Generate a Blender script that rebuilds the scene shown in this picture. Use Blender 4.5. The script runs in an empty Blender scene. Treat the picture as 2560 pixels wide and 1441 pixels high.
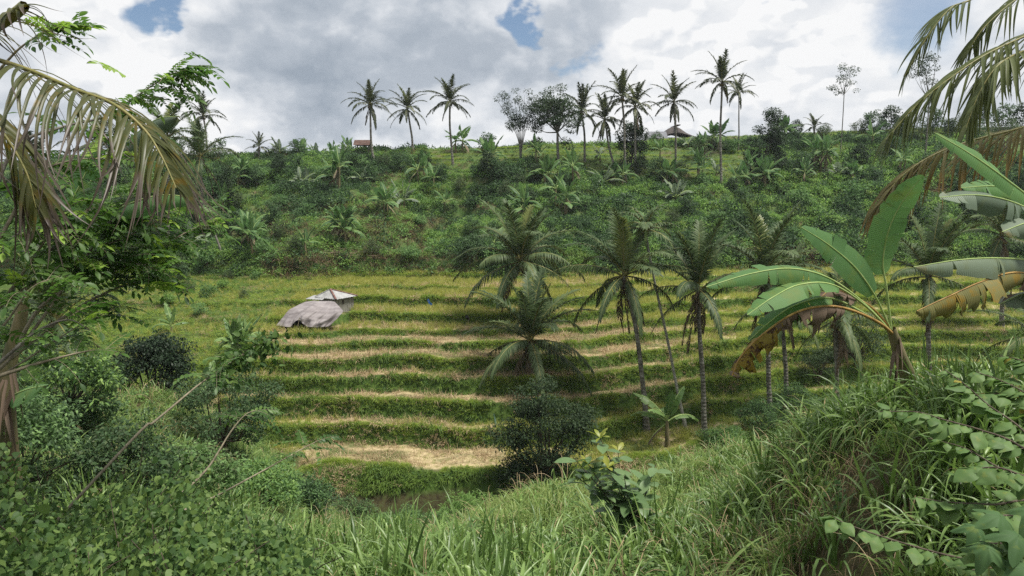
import bpy, math, random
import numpy as np
from mathutils import Vector

SC = bpy.context.scene
COL = SC.collection
RNG = np.random.default_rng(11)
random.seed(5)

# ------------------------------------------------------------------ camera
F = 1750.0                      # focal length in photo pixels (2560 wide)
PITCH = math.radians(8.13)
cam_d = bpy.data.cameras.new('camera')
cam_d.sensor_width = 36.0
cam_d.lens = 36.0 * F / 2560.0
cam_d.clip_start = 0.05
cam_d.clip_end = 3000.0
cam = bpy.data.objects.new('camera', cam_d)
COL.objects.link(cam)
cam.location = (0, 0, 0)
cam.rotation_euler = (math.radians(90) - PITCH, 0, 0)
SC.camera = cam

# ------------------------------------------------------------------ exposure
SC.view_settings.view_transform = 'Standard'
SC.view_settings.look = 'None'
SC.view_settings.exposure = 0.86
SC.view_settings.gamma = 1.0
SC.view_settings.use_curve_mapping = False
SC.cycles.use_denoising = False
SC.cycles.max_bounces = 6
SC.cycles.diffuse_bounces = 3
SC.cycles.glossy_bounces = 2
SC.cycles.transmission_bounces = 3

# ------------------------------------------------------------------ sun
SUN_EL, SUN_AZ = math.radians(68), math.radians(104)     # azimuth from +Y towards +X
sun_d = bpy.data.lights.new('sun', 'SUN')
sun_d.energy = 3.6
sun_d.angle = math.radians(15)
sun_d.color = (1.0, 0.955, 0.88)
sun = bpy.data.objects.new('sun', sun_d)
COL.objects.link(sun)
sdir = Vector((math.sin(SUN_AZ) * math.cos(SUN_EL), math.cos(SUN_AZ) * math.cos(SUN_EL), math.sin(SUN_EL)))
sun.rotation_euler = sdir.to_track_quat('Z', 'Y').to_euler()
sun.location = sdir * 150

# ------------------------------------------------------------------ pixel helpers
CP, SP = math.cos(PITCH), math.sin(PITCH)
def raydir(px, py):
    u = (px - 1280.0) / F
    v = (720.5 - py) / F
    return np.array([u, CP + v * SP, -SP + v * CP])
def P(px, py, D):
    d = raydir(px, py)
    return d * (D / d[1])
def tdep(row):
    return math.tan(PITCH + math.atan((row - 720.5) / F))

# ------------------------------------------------------------------ world: broken cloud over blue
world = bpy.data.worlds.new('World')
SC.world = world
world.use_nodes = True
def build_world():
    nt = world.node_tree
    N, Lk = nt.nodes, nt.links
    N.clear()
    def nd(t, **kw):
        n = N.new(t)
        for k, v in kw.items():
            setattr(n, k, v)
        return n
    def setin(n, i, v):
        if hasattr(v, 'is_linked'):
            Lk.new(v, n.inputs[i])
        else:
            n.inputs[i].default_value = v
    def M(op, a, b=0.0, c=0.0, clamp=False):
        n = nd('ShaderNodeMath', operation=op); n.use_clamp = clamp
        setin(n, 0, a); setin(n, 1, b)
        if op in ('MULTIPLY_ADD', 'SMOOTH_MIN', 'SMOOTH_MAX'):
            setin(n, 2, c)
        return n.outputs[0]
    def V(op, a, b=(0, 0, 0)):
        n = nd('ShaderNodeVectorMath', operation=op)
        setin(n, 0, a); setin(n, 1, b)
        return n.outputs['Value'] if op in ('DISTANCE', 'DOT_PRODUCT', 'LENGTH') else n.outputs[0]
    def noise(vec, scale, detail=6, rough=0.55, dist=0.0):
        n = nd('ShaderNodeTexNoise')
        n.noise_dimensions = '3D'
        setin(n, 'Vector', vec)
        n.inputs['Scale'].default_value = scale
        n.inputs['Detail'].default_value = detail
        n.inputs['Roughness'].default_value = rough
        n.inputs['Distortion'].default_value = dist
        return n.outputs['Fac'], n.outputs['Color']
    def smap(x, a, b, c=0.0, d=1.0):
        n = nd('ShaderNodeMapRange'); n.interpolation_type = 'SMOOTHSTEP'; n.clamp = True
        setin(n, 0, x); setin(n, 1, a); setin(n, 2, b); setin(n, 3, c); setin(n, 4, d)
        return n.outputs[0]
    tc = nd('ShaderNodeTexCoord')
    d0 = V('NORMALIZE', tc.outputs['Generated'])
    stretch = V('MULTIPLY', d0, (1.0, 1.0, 1.5))
    # warp for ragged edges
    _, wc = noise(stretch, 4.5, 5, 0.6)
    warp = V('MULTIPLY', V('SUBTRACT', wc, (0.5, 0.5, 0.5)), (0.20, 0.20, 0.20))
    _, wc2 = noise(stretch, 19.0, 4, 0.6)
    warp2 = V('MULTIPLY', V('SUBTRACT', wc2, (0.5, 0.5, 0.5)), (0.045, 0.045, 0.045))
    dw = V('ADD', V('ADD', d0, warp), warp2)
    def blob(px, py, r, soft=0.35, vec=dw):
        c = raydir(px, py); c = c / np.linalg.norm(c)
        dist = V('DISTANCE', vec, tuple(float(q) for q in c))
        rr = r / F
        return smap(dist, rr, rr * soft)
    def total(lst):
        s = None
        for v, w in lst:
            t = M('MULTIPLY', v, w)
            s = t if s is None else M('ADD', s, t)
        return s
    # billows: density and the same density a little towards the light
    pw = V('ADD', stretch, V('MULTIPLY', warp, (0.35, 0.35, 0.35)))
    n1, _ = noise(pw, 5.5, 9, 0.52)
    n2, _ = noise(V('ADD', pw, (-0.012, -0.005, 0.03)), 5.5, 9, 0.52)
    lit = M('SUBTRACT', n1, n2)
    m1, _ = noise(stretch, 2.1, 6, 0.5)
    hard = M('MAXIMUM', M('MULTIPLY', lit, 2.6), -0.2)
    layout = total([
        (blob(800, 190, 330, 0.1), -0.30), (blob(1120, 250, 330, 0.1), -0.28), (blob(640, 40, 300, 0.2), -0.22),
        (blob(720, 300, 180, 0.2), -0.18), (blob(560, 300, 120, 0.2), -0.10), (blob(200, 260, 220, 0.2), -0.20),
        (blob(1010, 20, 300, 0.2), -0.10),
        (blob(230, 120, 190, 0.2), 0.36), (blob(370, 170, 130, 0.2), 0.28), (blob(470, 260, 200, 0.2), 0.18),
        (blob(1080, 395, 330, 0.1), 0.40), (blob(700, 405, 260, 0.1), 0.36), (blob(430, 330, 200, 0.1), 0.22), (blob(1320, 350, 220, 0.1), 0.2), (blob(620, 220, 120, 0.1), 0.10),
        (blob(1700, 120, 260, 0.2), 0.34), (blob(2030, 60, 280, 0.2), 0.30), (blob(1850, 260, 240, 0.2), 0.18),
        (blob(2150, 210, 170, 0.2), 0.10), (blob(1600, 300, 200, 0.2), 0.12), (blob(1450, 60, 150, 0.3), -0.08),
        (blob(2010, 290, 200, 0.2), -0.14), (blob(1790, 130, 50, 0.2), -0.35),
        (blob(1990, 130, 90, 0.2), -0.16), (blob(2100, 140, 70, 0.2), -0.12), (blob(1700, 40, 90, 0.2), -0.06),
    ])
    def puff(vec):
        tot = None
        for sc_, am in ((9.0, .55), (21.0, .34), (48.0, .17)):
            vn = nd('ShaderNodeTexVoronoi', feature='F1'); vn.inputs['Scale'].default_value = sc_
            setin(vn, 'Vector', vec)
            t_ = M('MULTIPLY', M('SUBTRACT', 1.0, M('MULTIPLY', vn.outputs['Distance'], vn.outputs['Distance'])), am)
            tot = t_ if tot is None else M('ADD', tot, t_)
        return tot
    pv = V('ADD', stretch, V('MULTIPLY', warp, (0.25, 0.25, 0.25)))
    cum = M('SUBTRACT', puff(pv), puff(V('ADD', pv, (-0.006, -0.003, 0.016))))
    cmask = smap(M('ADD', layout, M('MULTIPLY', M('SUBTRACT', m1, 0.5), 0.8)), -0.05, 0.35)
    hard = M('ADD', M('MULTIPLY', hard, M('SUBTRACT', 1.0, M('MULTIPLY', cmask, 0.5))), M('MULTIPLY', M('MAXIMUM', M('MULTIPLY', cum, 3.2), -0.16), cmask))
    b = M('ADD', M('ADD', 0.66, layout), M('ADD', hard, M('MULTIPLY', M('SUBTRACT', m1, 0.5), 0.55)))
    b = M('ADD', b, M('MULTIPLY', M('SUBTRACT', n1, 0.5), 0.35), clamp=True)
    ramp = nd('ShaderNodeValToRGB')
    cr = ramp.color_ramp
    cr.elements[0].position = 0.0;  cr.elements[0].color = (0.33, 0.385, 0.455, 1)
    cr.elements[1].position = 1.0;  cr.elements[1].color = (0.93, 0.935, 0.94, 1)
    e = cr.elements.new(0.35); e.color = (0.47, 0.52, 0.585, 1)
    e = cr.elements.new(0.68); e.color = (0.74, 0.77, 0.81, 1)
    Lk.new(b, ramp.inputs[0])
    sky = nd('ShaderNodeTexSky', sky_type='NISHITA')
    sky.sun_disc = False
    sky.sun_elevation = SUN_EL
    sky.sun_rotation = SUN_AZ
    sky.altitude = 600
    bluemul = nd('ShaderNodeVectorMath', operation='SCALE')
    Lk.new(sky.outputs[0], bluemul.inputs[0]); bluemul.inputs['Scale'].default_value = 0.105
    gap = total([
        (blob(365, 30, 105, 0.35), 1.25), (blob(425, 75, 55, 0.3), 1.0), (blob(1330, 15, 62, 0.35), 1.0), (blob(1370, 45, 34, 0.3), 0.6),
        (blob(1450, 115, 48, 0.25), 0.75), (blob(1885, -5, 40, 0.3), 0.7), (blob(2290, -10, 150, 0.2), 0.6),
        (blob(1330, 285, 60, 0.2), 0.45), (blob(2420, 110, 180, 0.2), 0.25), (blob(1480, 60, 60, 0.2), 0.35),
    ])
    g2, _ = noise(stretch, 1.7, 5, 0.5)
    up = nd('ShaderNodeSeparateXYZ'); Lk.new(d0, up.inputs[0])
    highg = M('MULTIPLY', smap(g2, 0.56, 0.66), smap(up.outputs[2], 0.34, 0.5))
    gap = M('ADD', gap, highg, clamp=True)
    gap = smap(M('MULTIPLY', gap, M('ADD', 0.7, M('MULTIPLY', n1, 0.7))), 0.12, 0.95)
    mix = nd('ShaderNodeMix', data_type='RGBA')
    setin(mix, 'Factor', gap)
    Lk.new(ramp.outputs[0], mix.inputs[6]); Lk.new(bluemul.outputs[0], mix.inputs[7])
    bg = nd('ShaderNodeBackground'); bg.inputs['Strength'].default_value = 0.56
    Lk.new(mix.outputs[2], bg.inputs['Color'])
    out = nd('ShaderNodeOutputWorld')
    Lk.new(bg.outputs[0], out.inputs['Surface'])
build_world()

# ================================================================== helpers
def tagged(o, label=None, cat=None, group=None, kind=None):
    if label: o['label'] = label
    if cat: o['category'] = cat
    if group: o['group'] = group
    if kind: o['kind'] = kind
    return o

def thing(name, label, cat, loc=(0, 0, 0), rotz=0.0, group=None, scale=1.0):
    o = bpy.data.objects.new(name, None)
    o.empty_display_size = 0.2
    COL.objects.link(o)
    o.location = tuple(float(v) for v in loc)
    o.rotation_euler = (0, 0, rotz)
    o.scale = (scale,) * 3
    return tagged(o, label, cat, group)

def norm(a):
    a = np.asarray(a, float)
    return a / np.maximum(np.linalg.norm(a, axis=-1, keepdims=True), 1e-9)

class MB:
    """collects quads with uv (u across -1..1, v along 0..1) and a material slot"""
    def __init__(s):
        s.v, s.q, s.uv, s.mi, s.n = [], [], [], [], 0
    def add(s, V, Q, UV=None, mi=0):
        V = np.asarray(V, float).reshape(-1, 3); Q = np.asarray(Q, int).reshape(-1, 4)
        s.v.append(V); s.q.append(Q + s.n); s.n += len(V)
        s.uv.append(np.zeros((len(V), 2)) if UV is None else np.asarray(UV, float).reshape(-1, 2))
        s.mi.append(np.full(len(Q), mi))
        return s
    def mesh(s, name, mats, offset=None, smooth=True):
        V = np.concatenate(s.v); Q = np.concatenate(s.q); UV = np.concatenate(s.uv); MI = np.concatenate(s.mi)
        if offset is not None:
            V = V - np.asarray(offset, float)
        me = bpy.data.meshes.new(name)
        nv, nq = len(V), len(Q)
        me.vertices.add(nv); me.vertices.foreach_set('co', V.astype(np.float32).ravel())
        me.loops.add(nq * 4); me.loops.foreach_set('vertex_index', Q.astype(np.int32).ravel())
        me.polygons.add(nq)
        me.polygons.foreach_set('loop_start', np.arange(0, nq * 4, 4, dtype=np.int32))
        me.polygons.foreach_set('loop_total', np.full(nq, 4, dtype=np.int32))
        me.polygons.foreach_set('material_index', MI.astype(np.int32))
        me.polygons.foreach_set('use_smooth', np.full(nq, smooth))
        uvl = me.uv_layers.new(name='UVMap')
        uvl.data.foreach_set('uv', UV[Q.ravel()].astype(np.float32).ravel())
        me.update(calc_edges=True)
        for m in (mats if isinstance(mats, (list, tuple)) else [mats]):
            me.materials.append(m)
        return me

def link(name, me, parent=None, loc=(0, 0, 0), rot=(0, 0, 0), scale=1.0):
    o = bpy.data.objects.new(name, me)
    COL.objects.link(o)
    if parent is not None:
        o.parent = parent
    o.location = tuple(float(v) for v in loc)
    o.rotation_euler = tuple(float(v) for v in rot)
    o.scale = (scale,) * 3
    return o

def strips(base, d, up, L, W, prof, droop=0.0, fold=0.0, cols=2, twist=0.0):
    base = np.atleast_2d(base).astype(float); n = len(base)
    d = norm(np.broadcast_to(d, (n, 3))); up = np.broadcast_to(up, (n, 3)).astype(float)
    L = np.broadcast_to(L, (n,)).astype(float); W = np.broadcast_to(W, (n,)).astype(float)
    droop = np.broadcast_to(droop, (n,)).astype(float)
    prof = np.asarray(prof, float); k = len(prof); t = np.linspace(0, 1, k)
    side = np.cross(d, up)
    bad = np.linalg.norm(side, axis=1) < 1e-3
    side[bad] = np.cross(d[bad], [1, 0.2, 0.1])
    side = norm(side)
    pos = np.zeros((n, k, 3)); nor = np.zeros((n, k, 3))
    cur = base.copy(); g = np.array([0, 0, -1.0])
    for j in range(k):
        if j > 0:
            tm = 0.5 * (t[j] + t[j - 1])
            dj = norm(d + g * (droop * 2 * tm)[:, None])
            cur = cur + dj * (L * (t[j] - t[j - 1]))[:, None]
        dd = norm(d + g * (droop * 2 * t[j])[:, None])
        pos[:, j] = cur
        nor[:, j] = norm(np.cross(side, dd))
    cs = np.linspace(-1, 1, cols)
    out = np.zeros((n, k, cols, 3)); uv = np.zeros((n, k, cols, 2))
    for c, s in enumerate(cs):
        w = (W[:, None] * prof[None, :] * 0.5 * s)
        f = fold * (abs(s)) * np.abs(W[:, None] * prof[None, :]) * 0.5
        sd = side
        out[:, :, c] = pos + sd[:, None, :] * w[:, :, None] + nor * f[:, :, None]
        uv[:, :, c, 0] = s; uv[:, :, c, 1] = t[None, :]
    idx = np.arange(n * k * cols).reshape(n, k, cols)
    a = idx[:, :-1, :-1]; b = idx[:, :-1, 1:]; c_ = idx[:, 1:, 1:]; e = idx[:, 1:, :-1]
    Q = np.stack([a, b, c_, e], -1).reshape(-1, 4)
    return out.reshape(-1, 3), Q, uv.reshape(-1, 2)

def tube(pts, rad, sides=6, cap=False):
    pts = np.asarray(pts, float); k = len(pts); rad = np.broadcast_to(rad, (k,)).astype(float)
    T = np.gradient(pts, axis=0); T = norm(T)
    ref = np.array([0.31, 0.95, 0.02]) if abs(T[0, 2]) > 0.8 else np.array([0, 0, 1.0])
    A = norm(np.cross(T, ref)); B = np.cross(T, A)
    th = np.arange(sides) * 2 * math.pi / sides
    V = pts[:, None, :] + rad[:, None, None] * (np.cos(th)[None, :, None] * A[:, None, :] + np.sin(th)[None, :, None] * B[:, None, :])
    idx = np.arange(k * sides).reshape(k, sides)
    nx = np.roll(idx, -1, axis=1)
    Q = np.stack([idx[:-1], nx[:-1], nx[1:], idx[1:]], -1).reshape(-1, 4)
    uv = np.zeros((k, sides, 2)); uv[..., 1] = np.linspace(0, 1, k)[:, None]
    return V.reshape(-1, 3), Q, uv.reshape(-1, 2)

def catmull(ctrl, n):
    c = np.asarray(ctrl, float)
    c = np.vstack([2 * c[0] - c[1], c, 2 * c[-1] - c[-2]])
    m = len(c) - 3
    ts = np.linspace(0, m - 1e-6, n)
    i = ts.astype(int); f = (ts - i)[:, None]
    p0, p1, p2, p3 = c[i], c[i + 1], c[i + 2], c[i + 3]
    return 0.5 * ((2 * p1) + (-p0 + p2) * f + (2 * p0 - 5 * p1 + 4 * p2 - p3) * f ** 2 + (-p0 + 3 * p1 - 3 * p2 + p3) * f ** 3)

_tab = np.random.default_rng(3).random((256, 256))
def vnoise(x, y):
    x = np.asarray(x, float); y = np.asarray(y, float)
    xi = np.floor(x).astype(int); yi = np.floor(y).astype(int)
    fx = x - xi; fy = y - yi
    fx = fx * fx * (3 - 2 * fx); fy = fy * fy * (3 - 2 * fy)
    g = lambda a, b: _tab[a & 255, b & 255]
    return (g(xi, yi) * (1 - fx) + g(xi + 1, yi) * fx) * (1 - fy) + (g(xi, yi + 1) * (1 - fx) + g(xi + 1, yi + 1) * fx) * fy
def fbm(x, y, o=3):
    s, a, t = 0, 1.0, 0
    for k in range(o):
        s = s + a * vnoise(x * 2 ** k + 17.3 * k, y * 2 ** k - 9.1 * k); t += a; a *= 0.5
    return s / t
def sstep(x, a, b):
    t = np.clip((np.asarray(x, float) - a) / (b - a), 0, 1)
    return t * t * (3 - 2 * t)

# ================================================================== terrain height
LIP = [688, 718, 747, 787, 828, 859, 898, 945, 1001, 1067, 1165]
BOT = [699, 727, 768, 809, 840, 875, 927, 982, 1043, 1108, 1262]
LD, LZ, LB = [], [], []
_z = -60.0 * tdep(LIP[0])
for i in range(11):
    D = -_z / tdep(LIP[i]); LD.append(D); LZ.append(_z)
    _z = -D * tdep(BOT[i]); LB.append(_z)
LD, LZ, LB = map(np.array, (LD, LZ, LB))
WATER_Z = LB[-1] - 0.25
NEAR_Y = [-400, -10, 0, 4, 8, 13, 18, 22, 26.5, 29.2, 30.0, 31.2, 40]
NEAR_Z = [3, 0.4, -1.75, -3.2, -5.2, -7.0, -8.7, -11.0, -14.2, LB[-1] - 0.1, LB[-1] - 0.7, LB[-1] - 0.5, LB[-1]]
RX = np.array([-60, -46, -30, -18, -5, 12, 23, 34, 45, 61, 90])
RROW = np.array([405, 402, 392, 380, 373, 361, 346, 339, 331, 319, 312])
RIDGE = 96.0

def bend(x):
    dx = np.asarray(x, float) - 1.0
    r = 8.0 * (1 - np.exp(-(np.maximum(dx, 0) / 12.5) ** 2)) + 0.03 * np.maximum(dx - 20, 0)
    l = 1.2 * (1 - np.exp(-(np.minimum(dx, 0) / 18.0) ** 2))
    return r + l
RZ = np.array([-(RIDGE + float(bend(x_))) * tdep(r) for x_, r in zip(RX, RROW)])
def eff(x, y):
    w = sstep(y, 30, 34)
    left = 1.5 * sstep(-x, 11.0 + (y - 47) * 0.28, 13.5 + (y - 47) * 0.28) * sstep(y, 38, 43)
    return y - bend(x) * w + left - w * (1.7 * (fbm(x * 0.12, y * 0.09 + 4) - 0.5) + 0.8 * (vnoise(x * 0.5, y * 0.35 + 9) - 0.5))

def H(x, y):
    x = np.asarray(x, float); y = np.asarray(y, float)
    x, y = np.broadcast_arrays(x, y)
    near = np.interp(y, NEAR_Y, NEAR_Z)
    # right bank, centre-right mound
    bank = 2.25 * sstep(x - 0.12 * (y - 8), 2.5, 5.0) * sstep(y, 4.2, 7.5) * (1 - sstep(y, 11.5, 17))
    mound = 1.7 * np.exp(-((x - 6.5) / 3.5) ** 2 - ((y - 20) / 3.8) ** 2) + 0.5 * np.exp(-((x - 0.8) / 2.4) ** 2 - ((y - 16.5) / 3.0) ** 2)
    rough = (fbm(x * 0.35, y * 0.35) - 0.5) * 0.7 + (vnoise(x * 1.5, y * 1.5) - 0.5) * 0.12
    dip = -1.3 * np.exp(-((x + 3.2) / 2.4) ** 2 - ((y - 19) / 5) ** 2)
    spur = sstep(-x, 5.5, 12.5) * np.interp(y, [9, 14, 17, 23, 27, 30, 34], [0, 1.2, 2.3, 4.6, 5.4, 4.5, 0])
    zn = near + bank + mound + spur + rough * sstep(y, 1, 5) * (1 - sstep(y, 27, 29.5)) + dip
    e = eff(x, y)
    zt = np.full(e.shape, LB[-1] - 0.1)
    for i in range(10, -1, -1):
        h = LZ[i] - LB[i]
        wd = 0.18 + 0.14 * h if i < 10 else 2.2
        s = sstep(e, LD[i] - wd, LD[i])
        zt = np.where(e > LD[i] - wd, LB[i] + (LZ[i] - LB[i]) * s + s * .16 * (vnoise(x * .8 + i * 31, x * 0 + i) - .5) + 0.06 * np.exp(-((e - LD[i] - 0.10) / 0.14) ** 2), zt)
    zsm = np.interp(e, np.r_[28, LD[::-1], 62], np.r_[LB[-1], LZ[::-1] * 0.5 + LB[::-1] * 0.5, LZ[0] + .3])
    soft = sstep(-x, 15.0, 18.5) * 0.62
    zt = zt * (1 - soft) + (zsm + (fbm(x * .3, y * .3) - .5) * 0.5) * soft
    # hillside above the terraces
    rz = np.interp(x, RX, RZ)
    t = np.clip((e - 60.5) / (RIDGE - 60.5), 0, 1)
    zh0 = LZ[0] + 1.1 * sstep(e, 60.6, 61.6)
    prof = 0.86 * t + 0.14 * sstep(t, 0, 1)
    zh = zh0 + (rz - zh0) * np.minimum(prof, 1)
    bumps = (fbm(x * 0.12, y * 0.12 + 30) - 0.5) * 3.2 + (fbm(x * 0.5, y * 0.5 + 7) - 0.5) * 0.9
    zh = zh + bumps * sstep(e, 61, 66) * (1 - sstep(y, 84, 95))
    zh = zh - 1.6 * np.exp(-((x + 9 + (y - 66) * -0.35) / 2.2) ** 2) * sstep(e, 61.5, 65) * (1 - sstep(y, 76, 84))
    zh = zh + 1.3 * np.exp(-((x + 5.0) / 3.5) ** 2 - ((y - 82) / 3) ** 2)
    q0 = zh / 1.7 + .35 * fbm(x * .1, y * .1 + 50, 2); f0 = np.floor(q0); zled = (f0 + sstep(q0 - f0, .55, 1.0)) * 1.7 - .35 * 1.7 * fbm(x * .1, y * .1 + 50, 2)
    wl = .55 * sstep(e, 62, 65) * (1 - sstep(y, 84, 88)); zh = zh * (1 - wl) + zled * wl
    # small upper paddies just under the ridge line
    band = sstep(x, -16, -8) * (1 - sstep(x, 30, 38)) * sstep(y, 85.5, 87)
    st = 0.62
    q = zh / st; fl = np.floor(q); zq = (fl + sstep(q - fl, 0.72, 1.0)) * st
    zh = zh * (1 - band) + zq * band
    zh = np.where(y > RIDGE + bend(x) * 1.0, rz - 0.012 * (y - RIDGE) , zh)
    z2 = np.where(e > 60.5, zh, zt)
    w = sstep(y, 30.6 , 31.6)
    w = w * (1 - sstep(-x, 9, 13) * (1 - sstep(y, 31.5, 35.5)))
    return zn * (1 - w) + z2 * w

def hit(px, py, y0=33.0, y1=110.0):
    d = raydir(px, py); d = d / d[1]
    ys = np.arange(y0, y1, 0.08)
    hz = H(d[0] * ys, ys)
    k = np.argmax(hz >= d[2] * ys)
    if hz[k] < d[2] * ys[k]:
        k = len(ys) - 1
    y = ys[k]
    return np.array([d[0] * y, y, float(H(d[0] * y, y))])
def on_ground(px, D):
    x = (px - 1280.0) / F * D * 1.0
    for _ in range(4):                         # account for pitch
        z = float(H(x, D))
        x = (px - 1280.0) / F * (D * CP - z * SP)
    return np.array([x, D, float(H(x, D))])
def px_of(p):
    p = np.atleast_2d(p)
    dep = p[:, 1] * CP - p[:, 2] * SP
    up = p[:, 1] * SP + p[:, 2] * CP
    return 1280 + F * p[:, 0] / np.maximum(dep, 1e-3), 720.5 - F * up / np.maximum(dep, 1e-3), dep

# ================================================================== materials
def newmat(name):
    m = bpy.data.materials.new(name); m.use_nodes = True
    nt = m.node_tree; nt.nodes.clear()
    return m, nt.nodes, nt.links

def ramp_node(N, cols, pos=None, interp='LINEAR'):
    r = N.new('ShaderNodeValToRGB'); cr = r.color_ramp; cr.interpolation = interp
    pos = pos or [i / (len(cols) - 1) for i in range(len(cols))]
    for i, (c, p) in enumerate(zip(cols, pos)):
        e = cr.elements[i] if i < 2 else cr.elements.new(p)
        e.position = p; e.color = (*c, 1)
    return r

def leafmat(name, cols, rough=0.5, trans=0.28, spec=0.4, isl=0.6, tip=None, tip_at=0.75, tip_noise=8.0, blotch=None, blotch_scale=6.0, blotch_lo=0.5, blotch_hi=0.62, rib=None):
    """leaf colour varies per leaf (island) and per plant; optional dry tips / blotches, which are the leaf's own"""
    def mute(c):
        r, g, b = c
        kr, kb = (.12, .10) if name.startswith(('herb', 'dark', 'olive', 'banana', 'vine', 'pinnate', 'broad', 'sapling', 'lobed', 'palm')) else (.15, .07)
        return (r + kr * g, g * 1.02, b + kb * g) if g > r * 1.25 else c
    cols = [mute(c) for c in cols]
    m, N, L = newmat(name)
    geo = N.new('ShaderNodeNewGeometry'); oi = N.new('ShaderNodeObjectInfo')
    mx = N.new('ShaderNodeMix'); mx.data_type = 'FLOAT'
    mx.inputs[0].default_value = isl
    L.new(oi.outputs['Random'], mx.inputs[2]); L.new(geo.outputs['Random Per Island'], mx.inputs[3])
    r = ramp_node(N, cols)
    L.new(mx.outputs[0], r.inputs[0])
    col = r.outputs[0]
    if tip or rib:
        uv = N.new('ShaderNodeUVMap'); uv.uv_map = 'UVMap'
        sep = N.new('ShaderNodeSeparateXYZ'); L.new(uv.outputs[0], sep.inputs[0])
    if blotch or tip:
        tc = N.new('ShaderNodeTexCoord')
        ns = N.new('ShaderNodeTexNoise'); ns.inputs['Scale'].default_value = blotch_scale if blotch else tip_noise
        ns.inputs['Detail'].default_value = 5; ns.inputs['Roughness'].default_value = 0.65
        L.new(tc.outputs['Object'], ns.inputs['Vector'])
    if blotch:
        mr = N.new('ShaderNodeMapRange'); mr.inputs[1].default_value = blotch_lo; mr.inputs[2].default_value = blotch_hi
        L.new(ns.outputs[0], mr.inputs[0])
        mc = N.new('ShaderNodeMix'); mc.data_type = 'RGBA'
        L.new(mr.outputs[0], mc.inputs[0]); L.new(col, mc.inputs[6]); mc.inputs[7].default_value = (*blotch, 1)
        col = mc.outputs[2]
    if tip:
        ad = N.new('ShaderNodeMath'); ad.operation = 'MULTIPLY_ADD'
        L.new(ns.outputs[0], ad.inputs[0]); ad.inputs[1].default_value = 0.5; L.new(sep.outputs[1], ad.inputs[2])
        mr = N.new('ShaderNodeMapRange'); mr.inputs[1].default_value = tip_at + 0.20; mr.inputs[2].default_value = tip_at + 0.34
        L.new(ad.outputs[0], mr.inputs[0])
        mc = N.new('ShaderNodeMix'); mc.data_type = 'RGBA'
        L.new(mr.outputs[0], mc.inputs[0]); L.new(col, mc.inputs[6]); mc.inputs[7].default_value = (*tip, 1)
        col = mc.outputs[2]
    bump = None
    if rib:
        # fine parallel veins across the blade
        wv = N.new('ShaderNodeMath'); wv.operation = 'MULTIPLY'; wv.inputs[1].default_value = rib
        L.new(sep.outputs[1], wv.inputs[0])
        sn = N.new('ShaderNodeMath'); sn.operation = 'SINE'; L.new(wv.outputs[0], sn.inputs[0])
        bump = N.new('ShaderNodeBump'); bump.inputs['Strength'].default_value = 0.2; bump.inputs['Distance'].default_value = 0.006
        L.new(sn.outputs[0], bump.inputs['Height'])
    p = N.new('ShaderNodeBsdfPrincipled')
    p.inputs['Roughness'].default_value = rough
    p.inputs['Specular IOR Level'].default_value = spec * .6
    L.new(col, p.inputs['Base Color'])
    if bump: L.new(bump.outputs[0], p.inputs['Normal'])
    tr = N.new('ShaderNodeBsdfTranslucent')
    hs = N.new('ShaderNodeHueSaturation'); hs.inputs['Saturation'].default_value = 1.1; hs.inputs['Value'].default_value = 1.5
    L.new(col, hs.inputs['Color']); L.new(hs.outputs[0], tr.inputs[0])
    ms = N.new('ShaderNodeMixShader'); ms.inputs[0].default_value = trans
    L.new(p.outputs[0], ms.inputs[1]); L.new(tr.outputs[0], ms.inputs[2])
    o = N.new('ShaderNodeOutputMaterial'); L.new(ms.outputs[0], o.inputs[0])
    return m

def plainmat(name, cols, scale=6.0, rough=0.85, bump=0.3, spec=0.25, stretch=(1, 1, 1), coord='Object', dist=0.02, detail=6):
    m, N, L = newmat(name)
    tc = N.new('ShaderNodeTexCoord'); mp = N.new('ShaderNodeMapping'); mp.inputs['Scale'].default_value = stretch
    L.new(tc.outputs[coord], mp.inputs[0])
    ns = N.new('ShaderNodeTexNoise'); ns.inputs['Scale'].default_value = scale; ns.inputs['Detail'].default_value = detail
    ns.inputs['Roughness'].default_value = 0.62
    L.new(mp.outputs[0], ns.inputs['Vector'])
    lo = [0.3 + 0.4 * i / (len(cols) - 1) for i in range(len(cols))]
    r = ramp_node(N, cols, lo); L.new(ns.outputs[0], r.inputs[0])
    p = N.new('ShaderNodeBsdfPrincipled'); p.inputs['Roughness'].default_value = rough
    p.inputs['Specular IOR Level'].default_value = spec
    L.new(r.outputs[0], p.inputs['Base Color'])
    bp = N.new('ShaderNodeBump'); bp.inputs['Strength'].default_value = bump; bp.inputs['Distance'].default_value = dist
    L.new(ns.outputs[0], bp.inputs['Height']); L.new(bp.outputs[0], p.inputs['Normal'])
    o = N.new('ShaderNodeOutputMaterial'); L.new(p.outputs[0], o.inputs[0])
    return m

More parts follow.
